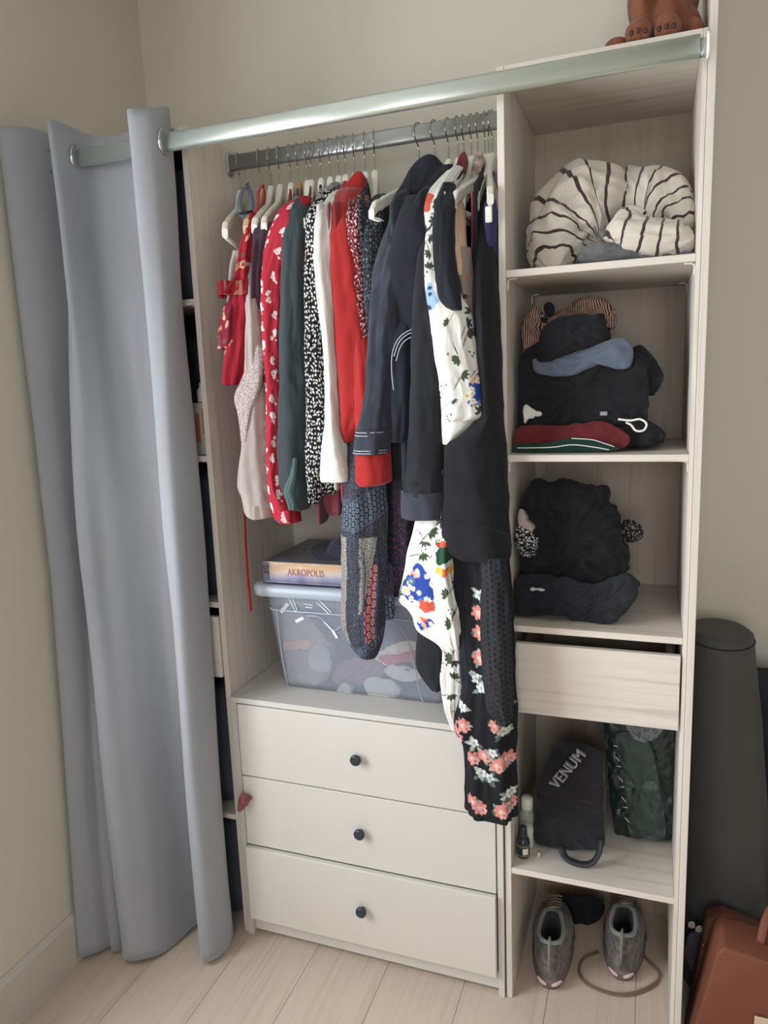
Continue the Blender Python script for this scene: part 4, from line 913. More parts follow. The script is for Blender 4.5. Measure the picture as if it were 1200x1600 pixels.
# ------------------------------------------------------------------ right tower, upper compartment: striped blanket
def stripes():
    m, nt, b = newmat('striped_blanket'); v = coord(nt, 'UV', (1, 1, 1)); sp = nt.nodes.new('ShaderNodeSeparateXYZ'); nt.links.new(v, sp.inputs[0])
    n = nd(nt, 'ShaderNodeTexNoise', Scale=7.0, Detail=2.0); nt.links.new(v, n.inputs['Vector'])
    a = nd(nt, 'ShaderNodeMath', operation='MULTIPLY_ADD'); a.inputs[1].default_value = .012; nt.links.new(n.outputs[0], a.inputs[0]); nt.links.new(sp.outputs[1], a.inputs[2])
    q = nd(nt, 'ShaderNodeMath', operation='MULTIPLY'); q.inputs[1].default_value = 1/.031; nt.links.new(a.outputs[0], q.inputs[0])
    f = nd(nt, 'ShaderNodeMath', operation='FRACT'); nt.links.new(q.outputs[0], f.inputs[0])
    r = ramp(nt, [(0, (66, 56, 54)), (.15, (66, 56, 54)), (.17, (204, 197, 185)), (.98, (204, 197, 185)), (1, (66, 56, 54))]); nt.links.new(f.outputs[0], r.inputs[0]); nt.links.new(r.outputs[0], b.inputs['Base Color'])
    v3 = coord(nt, 'Object'); n2 = nd(nt, 'ShaderNodeTexNoise', Scale=300.0, Detail=3.0); nt.links.new(v3, n2.inputs['Vector']); bump(nt, b, n2.outputs[0], .5, .002)
    b.inputs['Roughness'].default_value = .95; b.inputs['Sheen Weight'].default_value = .3; b.inputs['Specular IOR Level'].default_value = .1
    return m
sm = stripes()
bl = thing('blanket', 'cream fluffy blanket with thin dark stripes, rolled up on the top shelf', 'blanket', (.18, .15, Z1))
def bsweep(name, pts, seed, wr=.10, flat=1.0):
    P = [tuple(at(u, v, Y)) for u, v, Y, r in pts]; R_ = [r for *_, r in pts]
    return sweep(name, P, R_, sm, bl, 64, 10, wr=wr*1.7, seed=seed, flat=flat, lim=(.0148, .355, .382, Z1+.0003))
bsweep('left_roll', [(868, 424, .10, .015), (868, 400, .13, .055), (878, 368, .15, .078), (898, 340, .16, .085), (930, 325, .17, .080), (960, 318, .17, .070), (985, 318, .17, .03)], 1, .13)
bsweep('back_roll', [(955, 318, .20, .03), (968, 322, .20, .066), (1000, 320, .20, .072), (1035, 322, .19, .068), (1058, 335, .16, .050), (1070, 350, .12, .034), (1070, 358, .10, .012)], 5, .10)
bsweep('front_roll', [(1082, 364, .055, .014), (1068, 372, .055, .030), (1035, 374, .055, .036), (1000, 370, .055, .036), (972, 366, .06, .034), (956, 372, .06, .020), (950, 380, .06, .006)], 9, .10)
bsweep('twist', [(955, 380, .05, .006), (968, 350, .06, .016), (985, 338, .07, .020), (1005, 344, .07, .014), (1018, 352, .07, .006)], 12, .12)
kn = fabric('grey_knit', (96, 95, 97), (116, 115, 118), weave=260, bs=.8)
o = lump('knit_sweater', [(904, 408), (906, 394), (916, 384), (932, 378), (960, 380), (985, 384), (1010, 392), (1040, 398), (1075, 392), (1086, 394), (1060, 404), (1000, 406), (940, 410)], .045, .20, kn, bulge=.012, wr=.003, seed=4)
tag(o, 'folded grey knitted sweater squashed under the striped blanket', 'sweater')

# ------------------------------------------------------------------ second compartment pile
strp = None
def finestripes():
    m, nt, b = newmat('fine_stripes'); v = coord(nt, 'UV'); w = nd(nt, 'ShaderNodeTexWave', Scale=75.0, Distortion=3.0); w.inputs['Detail Scale'].default_value = .3; nt.links.new(v, w.inputs['Vector'])
    r = ramp(nt, [(.5, (60, 42, 44)), (.7, (196, 160, 144))]); nt.links.new(w.outputs[0], r.inputs[0]); nt.links.new(r.outputs[0], b.inputs['Base Color']); b.inputs['Roughness'].default_value = .9; return m
fs = finestripes(); burg = fabric('burgundy_cloth', (92, 34, 40), (104, 40, 44)); dkgreen = fabric('bottle_green_cloth', (28, 52, 46)); lb = fabric('light_blue_cloth', (88, 97, 114), (98, 107, 124)); bk2 = fabric('soft_black_cloth', (29, 30, 33), (36, 36, 39), sheen=.04)
gp = 'folded clothes in the right tower'
def pile(name, outl, y, dp, m, lab, cat='clothes', **kw):
    kw['wr'] = kw.get('wr', .004)*1.5; o = lump(name, outl, y, dp, m, clampx=(.0148, .3550), clampy=(-.01, .382), **kw); tag(o, lab, cat, gp); return o
pile('folded_trousers', [(804, 703), (806, 672), (830, 664), (870, 666), (905, 662), (940, 658), (965, 668), (985, 684), (975, 700), (940, 704), (870, 706)], .05, .20, burg, 'burgundy folded top with a green and white hem at the very bottom of the pile', bulge=.008, wr=.002, seed=1)
o = lump('green_hem', [(804, 706), (806, 694), (850, 692), (900, 684), (930, 688), (962, 698), (962, 704), (900, 708), (850, 708)], .038, .012, dkgreen, bulge=.004, wr=.001); tag(o, 'dark green hem band with white piping along the burgundy top', 'clothes', gp)
sweep('piping', [at(808, 700, .036), at(860, 699, .033), at(895, 695, .033), at(930, 699, .034), at(952, 703, .036)], .0012, white_pl, o, 6, 6)
sweep('piping', [at(893, 685, .036), at(925, 687, .033), at(945, 693, .034), at(960, 698, .036)], .0010, white_pl, o, 6, 6)
pile('folded_hoodie', [(940, 695), (945, 668), (975, 655), (1005, 655), (1030, 668), (1041, 680), (1034, 692), (1010, 698), (975, 699)], .075, .16, bk2, 'black folded hoodie with a white drawcord, right end of the pile', bulge=.012, wr=.003, seed=2)
sweep('white_drawcord', [at(966, 655, .05), at(985, 657, .05), at(1000, 655, .05), at(1010, 662, .048), at(1006, 672, .048), at(994, 673, .048), at(986, 664, .05), at(978, 660, .05)], .0022, white_pl, None, 8, 6)
o = bpy.context.scene.collection.objects['white_drawcord']; tag(o, 'white looped cord hanging from the pile of folded dark clothes', 'cord')
pile('folded_jumper', [(812, 672), (811, 640), (812, 600), (812, 560), (830, 540), (880, 552), (960, 548), (1010, 560), (1014, 600), (1012, 640), (1008, 656), (960, 668), (900, 672), (850, 674)], .07, .22, bk2, 'large folded black jumper in the middle of the dark pile', bulge=.015, wr=.004, seed=3)
pile('black_shirt', [(985, 550), (1000, 540), (1018, 555), (1034, 580), (1036, 592), (1026, 612), (1016, 618), (1000, 600), (990, 575)], .09, .16, black, 'black shirt bulging out of the right side of the pile', bulge=.015, wr=.003, seed=5)
pile('light_blue_shirt', [(832, 568), (836, 560), (870, 558), (905, 548), (940, 535), (965, 528), (982, 532), (990, 552), (984, 574), (960, 576), (940, 568), (890, 588), (840, 584)], .055, .2, lb, 'light slate-blue folded shirt between black ones', bulge=.010, wr=.002, seed=6)
pile('rolled_shirt', [(838, 560), (842, 530), (848, 512), (870, 498), (900, 492), (930, 490), (942, 490), (948, 515), (946, 530), (915, 546), (890, 552), (860, 566), (844, 566)], .05, .22, black, 'rolled black top lying on the light blue shirt', bulge=.018, wr=.003, seed=7)
pile('striped_scarf', [(842, 520), (852, 500), (880, 482), (905, 465), (930, 462), (950, 472), (960, 492), (955, 512), (945, 508), (930, 492), (880, 500)], .16, .12, fs, 'red-brown finely striped scarf on top of the pile', 'scarf', bulge=.02, wr=.005, seed=8)
pile('striped_blouse', [(817, 548), (816, 520), (820, 498), (834, 478), (846, 490), (850, 510), (848, 530), (838, 545), (826, 552)], .10, .14, fs, 'striped pinkish top crumpled at the left of the pile', 'top', bulge=.02, wr=.006, seed=9)
o = lump('white_sock', [(817, 640), (822, 632), (835, 640), (852, 644), (840, 652), (826, 655), (819, 662)], .06, .03, cream, bulge=.006, wr=.002, n=40); tag(o, 'white cloth corner poking from the left of the dark pile', 'sock')
box('label', *sorted((at(938, 645, .05)[0], at(949, 645, .05)[0])), .045, .0465, at(943, 649, .05)[2], at(943, 643, .05)[2], plain('care_label', (140, 140, 146), .6), None, 0)
o = C.objects['label']; o.name = 'care_label'; tag(o, 'small grey care label on the folded black jumper', 'label')

pile('navy_sock', [(850, 486), (851, 476), (857, 472), (863, 477), (862, 490), (855, 494)], .15, .04, navy, 'small dark navy sock standing up at the back of the pile', 'sock', bulge=.006, wr=.002, seed=10)
# third compartment pile
pile('black_sweater', [(815, 900), (812, 840), (812, 800), (822, 770), (840, 752), (862, 756), (878, 747), (900, 752), (925, 757), (942, 760), (950, 775), (948, 788), (962, 800), (970, 820), (970, 850), (980, 865), (980, 900), (960, 930), (880, 935), (830, 920)], .09, .24, bk2, 'big crumpled heap of black sweaters on the third shelf', bulge=.03, wr=.006, seed=11)
pile('dark_jeans', [(805, 962), (804, 930), (806, 905), (830, 898), (870, 900), (905, 908), (930, 920), (925, 945), (900, 962), (850, 963)], .045, .2, navy, 'dark navy folded jeans at the bottom left of the third shelf', 'jeans', bulge=.012, wr=.003, seed=12)
pile('black_jeans', [(885, 965), (895, 930), (930, 912), (965, 900), (980, 895), (998, 912), (996, 922), (998, 932), (985, 950), (965, 972), (945, 977), (915, 972)], .05, .2, dnavy, 'charcoal folded jeans at the bottom right of the heap', 'jeans', bulge=.012, wr=.003, seed=13)
wm = cells('mandala_print', (34, 34, 38), (214, 214, 210), (160, 160), .22, .3)
pile('patterned_blouse', [(804, 845), (808, 822), (820, 820), (835, 832), (842, 850), (840, 866), (825, 873), (810, 862)], .055, .05, wm, 'black and white patterned top at the left of the heap', 'top', bulge=.012, wr=.002, seed=14)
pile('white_lining', [(809, 820), (810, 800), (816, 796), (824, 812), (834, 824), (832, 832), (820, 826)], .055, .03, mauve, 'pale cloth fold above the patterned top', 'cloth', bulge=.006, wr=.002, seed=15)
pile('patterned_scarf', [(968, 835), (975, 815), (990, 816), (1002, 825), (1003, 840), (995, 848), (982, 848), (975, 852)], .14, .06, cells('leaf_scrap', (44, 42, 46), (160, 150, 144), (180, 180), .2, .3), 'small patterned scarf end on the right of the heap', 'scarf', bulge=.01, wr=.005, seed=16)
o = lump('silver_lettering', [(828, 921), (832, 917), (836, 919), (845, 919), (852, 922), (846, 924), (838, 922), (832, 924)], .028, .002, plain('silver_print', (170, 172, 178), .4), C.objects['dark_jeans'], bulge=.0008, wr=0, n=30)

# ------------------------------------------------------------------ bags and bottles on the low shelf
vb = thing('glove_bag', 'black cloth drawstring bag lettered VENUM with a round handle loop', 'bag', (.14, .15, Z4))
lump('body', [(835, 1318), (832, 1290), (838, 1230), (850, 1195), (868, 1172), (872, 1155), (880, 1153), (886, 1160), (905, 1163), (930, 1170), (942, 1185), (944, 1230), (945, 1290), (942, 1326), (915, 1330), (880, 1330), (855, 1325)], .085, .17, fabric('bag_cloth', (36, 36, 40), (42, 42, 47)), vb, bulge=.018, wr=.003, seed=3)
L = [at(876, 1322, .070), at(884, 1340, .056), at(905, 1350, .048), at(925, 1348, .048), at(936, 1332, .060), at(938, 1312, .075)]
L = [np.array([p[0], p[1], max(p[2], Z4+.006)]) for p in L]
sweep('handle_loop', L, .0085, plain('rubber_loop', (40, 40, 44), .6), vb, 10, 6, flat=.55)
p = at(888, 1198, .072); text('lettering', 'VENUM', .034, plain('grey_print', (150, 150, 156), .6), vb, tuple(p+np.array([0, -.010, 0])), RX @ Euler((0, 0, math.radians(56))).to_matrix(), extr=.0045, sx=.95)
gbm = plain('green_bag_film', (38, 52, 49), .28); gbm.node_tree.nodes['Principled BSDF'].inputs['Roughness'].default_value = .3
gg = thing('shopping_bag', 'tall dark green laminated carrier bag with clear plastic inside', 'bag', (.28, .2, Z4))
lump('body', [(962, 1306), (955, 1260), (948, 1190), (944, 1140), (950, 1118), (1000, 1115), (1056, 1118), (1056, 1200), (1054, 1306), (1010, 1310), (975, 1309)], .19, .16, gbm, gg, bulge=.012, wr=.005, seed=5, taper=.95)
lump('front_panel', [(985, 1306), (975, 1250), (966, 1190), (962, 1150), (990, 1145), (1015, 1160), (1030, 1220), (1040, 1308), (1010, 1310)], .176, .014, plain('green_panel', (52, 70, 65), .45), gg, bulge=.004, wr=.003, seed=6)
lump('crumpled_film', [(980, 1130), (1000, 1128), (1035, 1134), (1034, 1146), (1018, 1158), (1000, 1160), (986, 1150)], .160, .03, clearmat('clear_film', (196, 200, 204), .5, .15), gg, bulge=.012, wr=.012, seed=7, freq=60)
for k in range(8):
    a = (958+k*2.6, 1165+k*16); sweep('white_tie', [at(*a, .168), at(a[0]+7, a[1]+(8 if k % 2 else 1), .167)], .0010, white_pl, gg, 6, 1, smooth_path=False)
bt = thing('dropper_bottle', 'small black bottle with a white label and gold lines, front left of the low shelf', 'bottle', (.031, .045, Z4))
pb = atz(817, 1342, Z4); pb = (pb[0]-.001, pb[1]+.012, Z4+.0005)
glassk = plain('dark_glass', (44, 46, 56), .18)
lathe('body', [(.0005, 0), (.0135, 0), (.0148, .002), (.0150, .036), (.0135, .042), (.0090, .048), (.0078, .049)], pb, glassk, bt)
lathe('cap', [(.0085, .049), (.0088, .050), (.0080, .072), (.0055, .076), (.001, .077)], pb, blackp, bt)
def wraplabel(name, pb, r, z0, z1, a0, a1, m, parent):
    V = []
    for i in range(9):
        a = math.radians(a0+(a1-a0)*i/8)
        for z in (z0, z1):
            for rr in (r, r+.0004): V.append((pb[0]+rr*math.cos(a), pb[1]+rr*math.sin(a), pb[2]+z))
    Fc = []
    for i in range(8): b0 = i*4; b1 = b0+4; Fc += [(b0+1, b0+3, b1+3, b1+1), (b0, b0+2, b1+2, b1), (b0, b0+1, b1+1, b1), (b0+2, b0+3, b1+3, b1+2)]
    mesh(name, V, Fc, m, parent, smooth=False)
wraplabel('paper_label', pb, .0151, .011, .026, -85, -35, white_pl, bt)
for zz in (.006, .030): wraplabel('gold_line', pb, .0151, zz, zz+.0012, -170, 0, plain('gold', (190, 170, 120), .4), bt)
ct = thing('lotion_bottle', 'clear bottle with a white cap and a little white lotion, behind the black bottle', 'bottle', (.04, .08, Z4))
pc = (pb[0]+.003, pb[1]+.040, Z4+.0005)
lathe('body', [(.0005, 0), (.015, 0), (.0168, .003), (.0170, .082), (.0150, .090), (.0110, .095), (.0105, .097)], pc, clearmat('bottle_clear', (214, 218, 214), .30, .1), ct)
lathe('lotion', [(.0005, .0006), (.0145, .0006), (.0155, .006), (.0155, .045), (.014, .052), (.001, .054)], pc, white_pl, ct)
lathe('cap', [(.0125, .097), (.0135, .098), (.0135, .122), (.0115, .126), (.001, .127)], pc, plain('cap_pale', (206, 210, 196), .45), ct)
pe = atz(842, 1338, Z4); lathe('earplug', [(.0035, 0), (.0036, .005), (.0025, .009), (.0005, .010)], (pe[0], pe[1], Z4+.0003), plain('earplug_foam', (222, 200, 180), .8)); tag(C.objects['earplug'], 'tiny pale earplug standing beside the bottles', 'earplug')

# ------------------------------------------------------------------ shoes
def shoe(lab, hx, hy, ang, L=.275):
    t = thing('sneaker', lab, 'shoe', (hx, hy, 0), 'pair of worn grey sneakers')
    ca, sa = math.cos(ang), math.sin(ang)
    def W(x, y, z): return (hx+x*ca-y*sa, hy+x*sa+y*ca, z)
    n = 60
    def foot(j, grow=0):
        a = 2*math.pi*j/n; c, s = math.cos(a), math.sin(a)       # s=-1 heel, +1 toe
        y = (1+s)/2; wd = .034+.012*math.sin(math.pi*min(1, y*.75+.12))+.004*(y > .6)
        return c*abs(c)**-.25*wd+grow*c if abs(c) > 1e-6 else 0, y*L+grow*s, y
    def Hh(y): return .116-.012*math.sin(math.pi*min(1, y/.42)) if y < .42 else .116-.062*((y-.42)/.58)**.8
    def ring(fr, scale_in, blend, zadd=0):
        R_ = []
        for j in range(n):
            x, y, yn = foot(j); a = 2*math.pi*j/n
            ox, oy = .028*math.cos(a)*(1-.25*math.sin(a)), .074+.064*math.sin(a)          # collar opening
            X = x*(1-scale_in)*(1-blend)+ox*blend; Y = (L/2+(y-L/2)*(1-scale_in*.5))*(1-blend)+oy*blend
            yy = Y/L; top = Hh(max(0, min(1, yy)))
            z = .022+(top-.022)*fr+zadd
            R_.append(W(X, Y+.0, z))
        return R_
    Rg = [ring(0, .0, 0), ring(.25, -.01, 0), ring(.5, .03, .05), ring(.72, .10, .18), ring(.88, .22, .42), ring(.97, .30, .72), ring(1.0, .3, .95)]
    for r_, b_ in ((1.02, 1.0),): Rg.append(ring(r_, .3, b_))
    V = [v for r_ in Rg for v in r_]
    V = [(v[0]+.0016*npn(v[0]*60, v[1]*60, v[2]*60), v[1], v[2]+.0016*npn(v[0]*50+3, v[1]*50, v[2]*50)) for v in V]
    K = len(Rg); mesh('upper', V, [(i*n+j, i*n+(j+1) % n, (i+1)*n+(j+1) % n, (i+1)*n+j) for i in range(K-1) for j in range(n)], fabric('sneaker_mesh', (82, 78, 75), (128, 122, 116), mottle=70, weave=500), t)
    lin_ = [Rg[-1]]; col = W(0, .068, .03)
    def sc(r_, f, z): return [(col[0]+(p[0]-col[0])*f, col[1]+(p[1]-col[1])*f, z) for p in r_]
    rr = [Rg[-1], sc(Rg[-1], .86, .085), sc(Rg[-1], .85, .05), sc(Rg[-1], .8, .032)]
    V = [v for r_ in rr for v in r_]; V.append((col[0], col[1], .031)); c0 = len(V)-1
    mesh('lining', V, [(i*n+j, i*n+(j+1) % n, (i+1)*n+(j+1) % n, (i+1)*n+j) for i in range(3) for j in range(n)]+[(c0, 3*n+j, 3*n+(j+1) % n) for j in range(n)], fabric('sneaker_lining', (60, 62, 66)), t)
    P = Rg[-1]; sweep('collar_padding', [P[j % n] for j in range(0, n+1, 2)], .0052, fabric('collar_grey', (128, 134, 132)), t, 8, 1, smooth_path=False, caps=False)
    V = []
    for z, g in ((.0, .002), (.006, .005), (.020, .004), (.0245, .0)):
        for j in range(n): x, y, yn = foot(j, g); V.append(W(x, y, z+ (.006*max(0, yn-.8)/.2 if z < .01 else 0)))
    mesh('sole', V, [(i*n+j, i*n+(j+1) % n, (i+1)*n+(j+1) % n, (i+1)*n+j) for i in range(3) for j in range(n)]+[tuple(range(n)), tuple(3*n+j for j in range(n))], plain('sole_rubber', (110, 100, 98), .7), t)
    for sx in (-1, 1):
        sweep('heel_accent', [W(sx*.006, -.0065, .016), W(sx*.016, -.004, .019), W(sx*.028, .006, .022)], [.003, .0045, .003], plain('pink_rubber', (206, 176, 172), .6), t, 8, 4)
    sweep('heel_tab', [W(0, -.004, .050), W(0, -.006, .075), W(0, -.002, .112), W(0, .008, .124), W(0, .014, .116)], [.003, .007, .009, .008, .004], fabric('heel_tab_cloth', (128, 124, 116)), t, 10, 5, flat=.4)
    for k in range(5):
        y = .130+k*.022; z = Hh(y/L)+.004
        sweep('lace', [W(-.017, y, z-.003), W(0, y+.006, z+.002), W(.017, y+.012, z-.003)], .0021, fabric('lace_cloth', (156, 146, 136)), t, 6, 3)
    return t
shoe('grey worn sneaker on the left under the shelf tower, heel outward', .092, .052, .06)
shoe('grey worn sneaker on the right under the shelf tower, standing in the cord loop', .250, .128, -.03, .245)
o = lump('ankle_boot', [(868, 1448), (862, 1420), (880, 1400), (905, 1398), (930, 1404), (945, 1420), (935, 1440), (905, 1450), (885, 1452)], .30, .07, black, bulge=.02, wr=.003, n=48); tag(o, 'dark shoe lying at the back under the shelf tower between the sneakers', 'shoe')
cd_ = [atz(u, v, .004) for u, v in ((1004, 1462), (1004, 1490), (1030, 1520), (1020, 1538), (985, 1552), (950, 1550), (915, 1535), (905, 1518), (912, 1498), (935, 1488))]
o = sweep('cord', [np.array([p_[0], max(p_[1], -.05), .004]) for p_ in cd_], .0028, fabric('cord_brown', (110, 92, 80)), None, 8, 8); tag(o, 'thin brown cord looped on the floor around the right sneaker', 'cord')
sweep('strand', [np.array([p_[0]+.003, p_[1]-.004, .0035]) for p_ in cd_[2:8]], .0022, C.objects['cord'].data.materials[0], o, 8, 8)

# ------------------------------------------------------------------ plush toy on top
pm = fabric('plush_fur', (122, 76, 56), (140, 88, 64), weave=350, bs=1.0, mottle=30, sheen=.15)
pt_ = thing('plush_toy', 'reddish brown plush animal sitting on top of the right tower, toes with dark pads', 'toy', (.28, .1, H))
def blobs(name, L, m, parent, vox=.005, sm_=6):
    bm = bmesh.new()
    for (x, y, z, rx, ry, rz_) in L:
        r = bmesh.ops.create_icosphere(bm, subdivisions=3, radius=1)
        for v in r['verts']: v.co = Vector((x+v.co.x*rx, y+v.co.y*ry, max(z+v.co.z*rz_, H+.0008)))
    me = bpy.data.meshes.new(name); bm.to_mesh(me); bm.free()
    o = finish(name, me, m, parent)
    r = o.modifiers.new('r', 'REMESH'); r.mode = 'VOXEL'; r.voxel_size = vox; r.use_smooth_shade = True
    s = o.modifiers.new('s', 'SMOOTH'); s.iterations = sm_
    return o
def Lc(u, v, Y): q = at(u, v, Y); return q
a1 = Lc(998, 48, .03); a2 = Lc(1041, 44, .03)
blobs('body', [(.290, .13, H+.115, .065, .06, .085), (.290, .12, H+.215, .055, .055, .055), (.29, .11, H+.06, .055, .05, .058), (.335, .13, H+.04, .026, .06, .045),
               (a1[0]+.004, .07, H+.075, .019, .022, .055), (a2[0]+.004, .07, H+.075, .019, .022, .055), (a1[0]+.003, .065, H+.10, .017, .03, .04), (a2[0]+.003, .065, H+.10, .017, .03, .04)], pm, pt_)
blobs('paw', [(a1[0], .030, H+.021, .024, .034, .0215), (a1[0]-.012, .008, H+.012, .009, .010, .012), (a1[0], .004, H+.012, .009, .010, .012), (a1[0]+.012, .008, H+.012, .009, .010, .012)], pm, pt_, .003, 3)
blobs('paw', [(a2[0], .034, H+.022, .025, .034, .0225), (a2[0]-.012, .012, H+.012, .009, .010, .012), (a2[0], .008, H+.012, .009, .010, .012), (a2[0]+.012, .012, H+.012, .009, .010, .012)], pm, pt_, .003, 3)
blobs('hind_foot', [(.212, .07, H+.017, .026, .040, .017)], pm, pt_); blobs('hind_foot', [(.341, .06, H+.020, .020, .035, .020)], pm, pt_)
blobs('ear', [(.245, .12, H+.25, .018, .012, .035)], pm, pt_); blobs('ear', [(.335, .12, H+.25, .018, .012, .035)], pm, pt_)
pd = plain('toe_pad', (70, 44, 40), .6)
for cx, cy in ((a1[0], .0), (a2[0], .004)):
    for dx, dy in ((-.012, .0), (0, -.004), (.012, .0)):
        V = []; bm = bmesh.new(); r = bmesh.ops.create_icosphere(bm, subdivisions=2, radius=1)
        for v in r['verts']: v.co = Vector((cx+dx+v.co.x*.0042, cy+dy-.0015+v.co.y*.003, H+.0125+v.co.z*.0052))
        me = bpy.data.meshes.new('toe_pad'); bm.to_mesh(me); bm.free(); finish('toe_pad', me, pd, pt_)

# ------------------------------------------------------------------ left tower contents (seen past the curtain)
gl = 'contents of the left shelf tower'
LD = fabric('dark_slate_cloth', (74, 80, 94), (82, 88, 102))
def lbox(x0, x1, y0, y1, z0, z1, m, name, lab, cat, sd):
    """a soft folded stack"""
    n = 40; V = []; lv = 14
    for i in range(lv+1):
        f = i/lv; z = z0+(z1-z0)*f; b_ = 1-.10*abs(2*f-1)**6-.02*abs(math.sin(f*math.pi*5))
        for j in range(n):
            a = 2*math.pi*j/n; c, s = math.cos(a), math.sin(a); q = (abs(c)**8+abs(s)**8)**(-1/8)
            w = 1+.03*npn(c*2+sd, s*2, z*12)
            V.append(((x0+x1)/2+(x1-x0)/2*c*q*b_*w*.97, (y0+y1)/2+(y1-y0)/2*s*q*b_*w*.97, z))
    o = mesh(name, V, [(i*n+j, i*n+(j+1) % n, (i+1)*n+(j+1) % n, (i+1)*n+j) for i in range(lv) for j in range(n)]+[tuple(range(n)), tuple(lv*n+j for j in range(n))], m)
    tag(o, lab, cat, gl); return o
e = .001
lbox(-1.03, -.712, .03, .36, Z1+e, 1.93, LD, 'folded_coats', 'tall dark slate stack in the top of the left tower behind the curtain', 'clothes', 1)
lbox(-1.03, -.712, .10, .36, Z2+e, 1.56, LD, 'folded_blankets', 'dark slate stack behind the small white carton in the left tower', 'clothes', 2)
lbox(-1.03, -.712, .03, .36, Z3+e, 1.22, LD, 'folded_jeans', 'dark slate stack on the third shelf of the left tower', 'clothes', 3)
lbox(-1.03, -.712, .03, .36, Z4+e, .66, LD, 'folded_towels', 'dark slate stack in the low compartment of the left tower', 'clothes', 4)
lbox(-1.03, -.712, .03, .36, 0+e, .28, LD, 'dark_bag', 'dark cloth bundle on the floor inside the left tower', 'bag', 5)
o = thing('carton', 'small white carton with orange print beside the curtain edge in the left tower', 'box', (-.745, .05, Z2), gl)
box('carton_body', -.785, -.708, .025, .085, Z2+e, Z2+.125, plain('carton_white', (196, 190, 184), .5), o, .0015)
for a_, b_, z_, zz in ((-.722, -.710, .05, .112), (-.742, -.730, .03, .10)): box('orange_print', a_, b_, .0242, .0248, Z2+z_, Z2+zz, plain('orange_ink', (196, 120, 84), .5), o, 0)
lt = thing('lotion_tube', 'white bottle standing on the small carton in the left tower', 'bottle', (-.74, .05, Z2+.126), gl)
lathe('body', [(.001, 0), (.013, 0), (.0135, .004), (.0135, .028), (.008, .036), (.007, .04), (.007, .046), (.001, .047)], (-.732, .05, Z2+.1262), white_pl, lt)

# ------------------------------------------------------------------ right of the wardrobe
bc = thing('padded_column', 'tall dark grey tapering padded column standing right of the oak end board', 'column', (.47, .22, 0))
V = []; uv = []; n = 56
lev = [(0, .1000, .005), (.01, .104, .0), (.25, .098, 0), (.45, .088, 0), (.65, .078, 0), (.80, .0685, 0), (.835, .0665, 0), (.850, .0655, 0), (.858, .060, 0), (.861, .050, 0), (.856, .02, 0)]
for z, r, _ in lev:
    for j in range(n): a = 2*math.pi*j/n; V.append((.3785+.001+r*1.0+r*math.cos(a), .235+1.25*r*math.sin(a), z))
K = len(lev); cm = fabric('column_vinyl', (74, 74, 73), (80, 80, 79), rough=.6, sheen=.05, bs=.1)
mesh('body', V, [(i*n+j, i*n+(j+1) % n, (i+1)*n+(j+1) % n, (i+1)*n+j) for i in range(K-1) for j in range(n)]+[tuple(range(n)), tuple((K-1)*n+j for j in range(n))], cm, bc)
sweep('rim_seam', [(.3795+.0664+.0672*math.cos(a), .235+1.25*.0672*math.sin(a), .838) for a in np.linspace(0, 2*math.pi, 41)], .0013, black, bc, 6, 1, smooth_path=False, caps=False)
o = lump('backpack', [(1178, 1300), (1176, 1060), (1182, 1044), (1200, 1042), (1250, 1050), (1290, 1090), (1296, 1250), (1290, 1480), (1240, 1500), (1190, 1490)], .27, .10, dnavy, bulge=.01, wr=.004, seed=2)
v_ = o.data.vertices; mn = min(v.co.z for v in v_)
o.location.z = 0.001; o.scale.z = .76/max(v.co.z for v in v_)
o.location.x += .006
tag(o, 'dark bag standing behind the padded column at the right edge', 'bag')
o = lump('paper_roll', [(1194, 1290), (1190, 1240), (1196, 1212), (1206, 1206), (1230, 1210), (1232, 1300), (1215, 1310)], .16, .03, white_pl, bulge=.006, wr=.001, n=40); o.location.x += .035; o.location.z = .001
o.scale.z = 2.55
tag(o, 'white paper roll standing right of the padded column at the frame edge', 'roll')
lea = fabric('tan_leather', (112, 68, 52), (124, 76, 58), rough=.5, weave=300, mottle=5, sheen=0)
leb = fabric('brown_leather', (84, 54, 44), (92, 60, 48), rough=.5, weave=300, sheen=0)
lg = thing('leather_bag', 'rust brown leather bag lying on the floor right of the wardrobe', 'bag', (.55, -.02, 0))
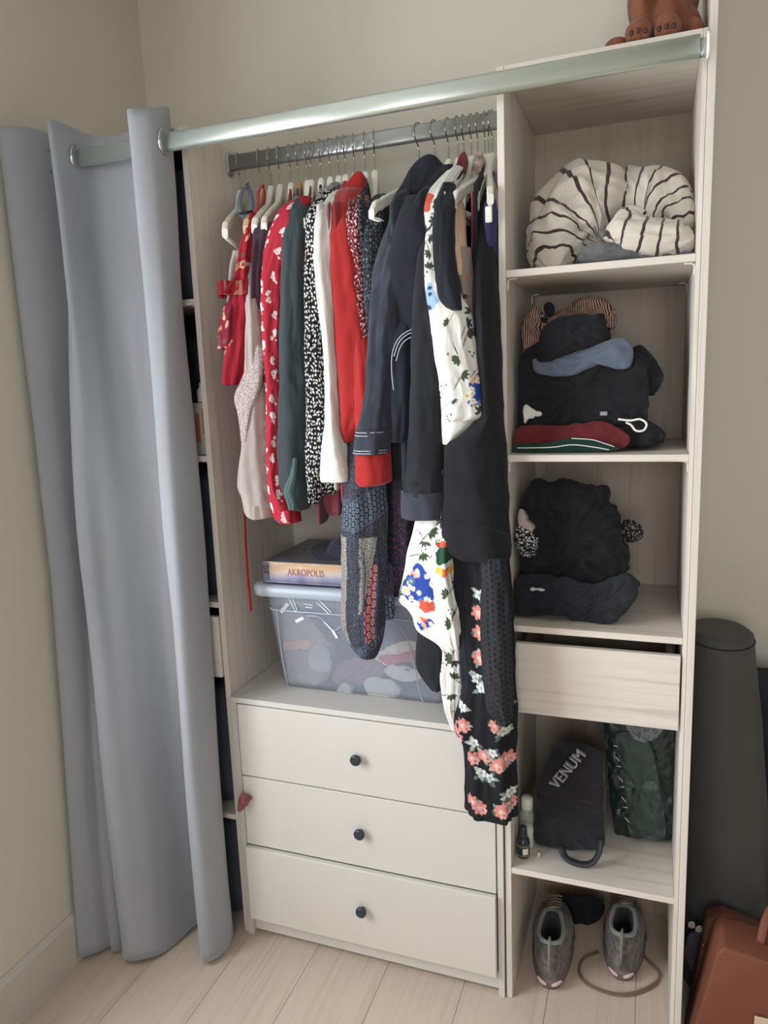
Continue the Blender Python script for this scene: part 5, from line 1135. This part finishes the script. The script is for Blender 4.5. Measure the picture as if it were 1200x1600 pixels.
def prism(name, P, y0, y1, m, parent, bev=.006):
    bm = bmesh.new(); a = [bm.verts.new((x, y0, z)) for x, z in P]; b_ = [bm.verts.new((x, y1, z)) for x, z in P]; n = len(P)
    bm.faces.new(a); bm.faces.new(b_[::-1])
    for i in range(n): bm.faces.new((a[i], a[(i+1) % n], b_[(i+1) % n], b_[i]))
    bmesh.ops.recalc_face_normals(bm, faces=bm.faces); bmesh.ops.bevel(bm, geom=bm.edges[:], offset=bev, segments=3, profile=.5, affect='EDGES')
    me = bpy.data.meshes.new(name); bm.to_mesh(me); bm.free(); return finish(name, me, m, parent, smooth=True)
prism('body', [(.385, .001), (.80, .001), (.74, .22), (.62, .262), (.45, .286), (.437, .270)], -.050, .050, lea, lg)
prism('back_flap', [(.392, .001), (.78, .001), (.66, .225), (.455, .285), (.424, .268)], .0505, .085, leb, lg, .004)
sweep('brass_edge', [at(1097, 1474, .045), at(1100, 1480, .045), at(1104, 1485, .045)], .0012, plain('brass', (190, 150, 90), .3, 1), lg, 6, 1)
sweep('strap', [(.52, .0, .275), (.53, .02, .31), (.545, .04, .33), (.56, .05, .30), (.57, .055, .25)], .009, lea, lg, 8, 6, flat=.35)
q = at(1184, 1592, -.055); box('tag', q[0]-.006, q[0]+.02, -.058, -.054, q[2]-.03, q[2]+.006, plain('paper_tag', (206, 186, 160), .6), lg, .001)
o = lump('dark_jacket', [(1076, 1480), (1074, 1452), (1096, 1440), (1120, 1432), (1150, 1430), (1185, 1445), (1230, 1470), (1240, 1530), (1180, 1545), (1120, 1530)], .10, .04, fabric('aubergine_cloth', (66, 56, 66)), bulge=.012, wr=.004, seed=4); tag(o, 'dark aubergine jacket heaped behind the leather bag', 'jacket')
o.location.z = .001; o.scale.z = (at(1140, 1428, .10)[2])/max(v.co.z for v in o.data.vertices)
for k, (u, v) in enumerate(((1081, 1446), (1092, 1452))):
    q = at(u, v, .07); o = lump('paper_scrap', [(u-4, v-4), (u+3, v-5), (u+5, v+3), (u, v+5), (u-5, v+3)], .088, .004, mauve, bulge=.001, wr=.001, n=20)
    tag(o, ['small pale paper scrap tucked beside the oak end board', 'smaller pale scrap tucked right of the other by the oak end board'][k], 'paper')
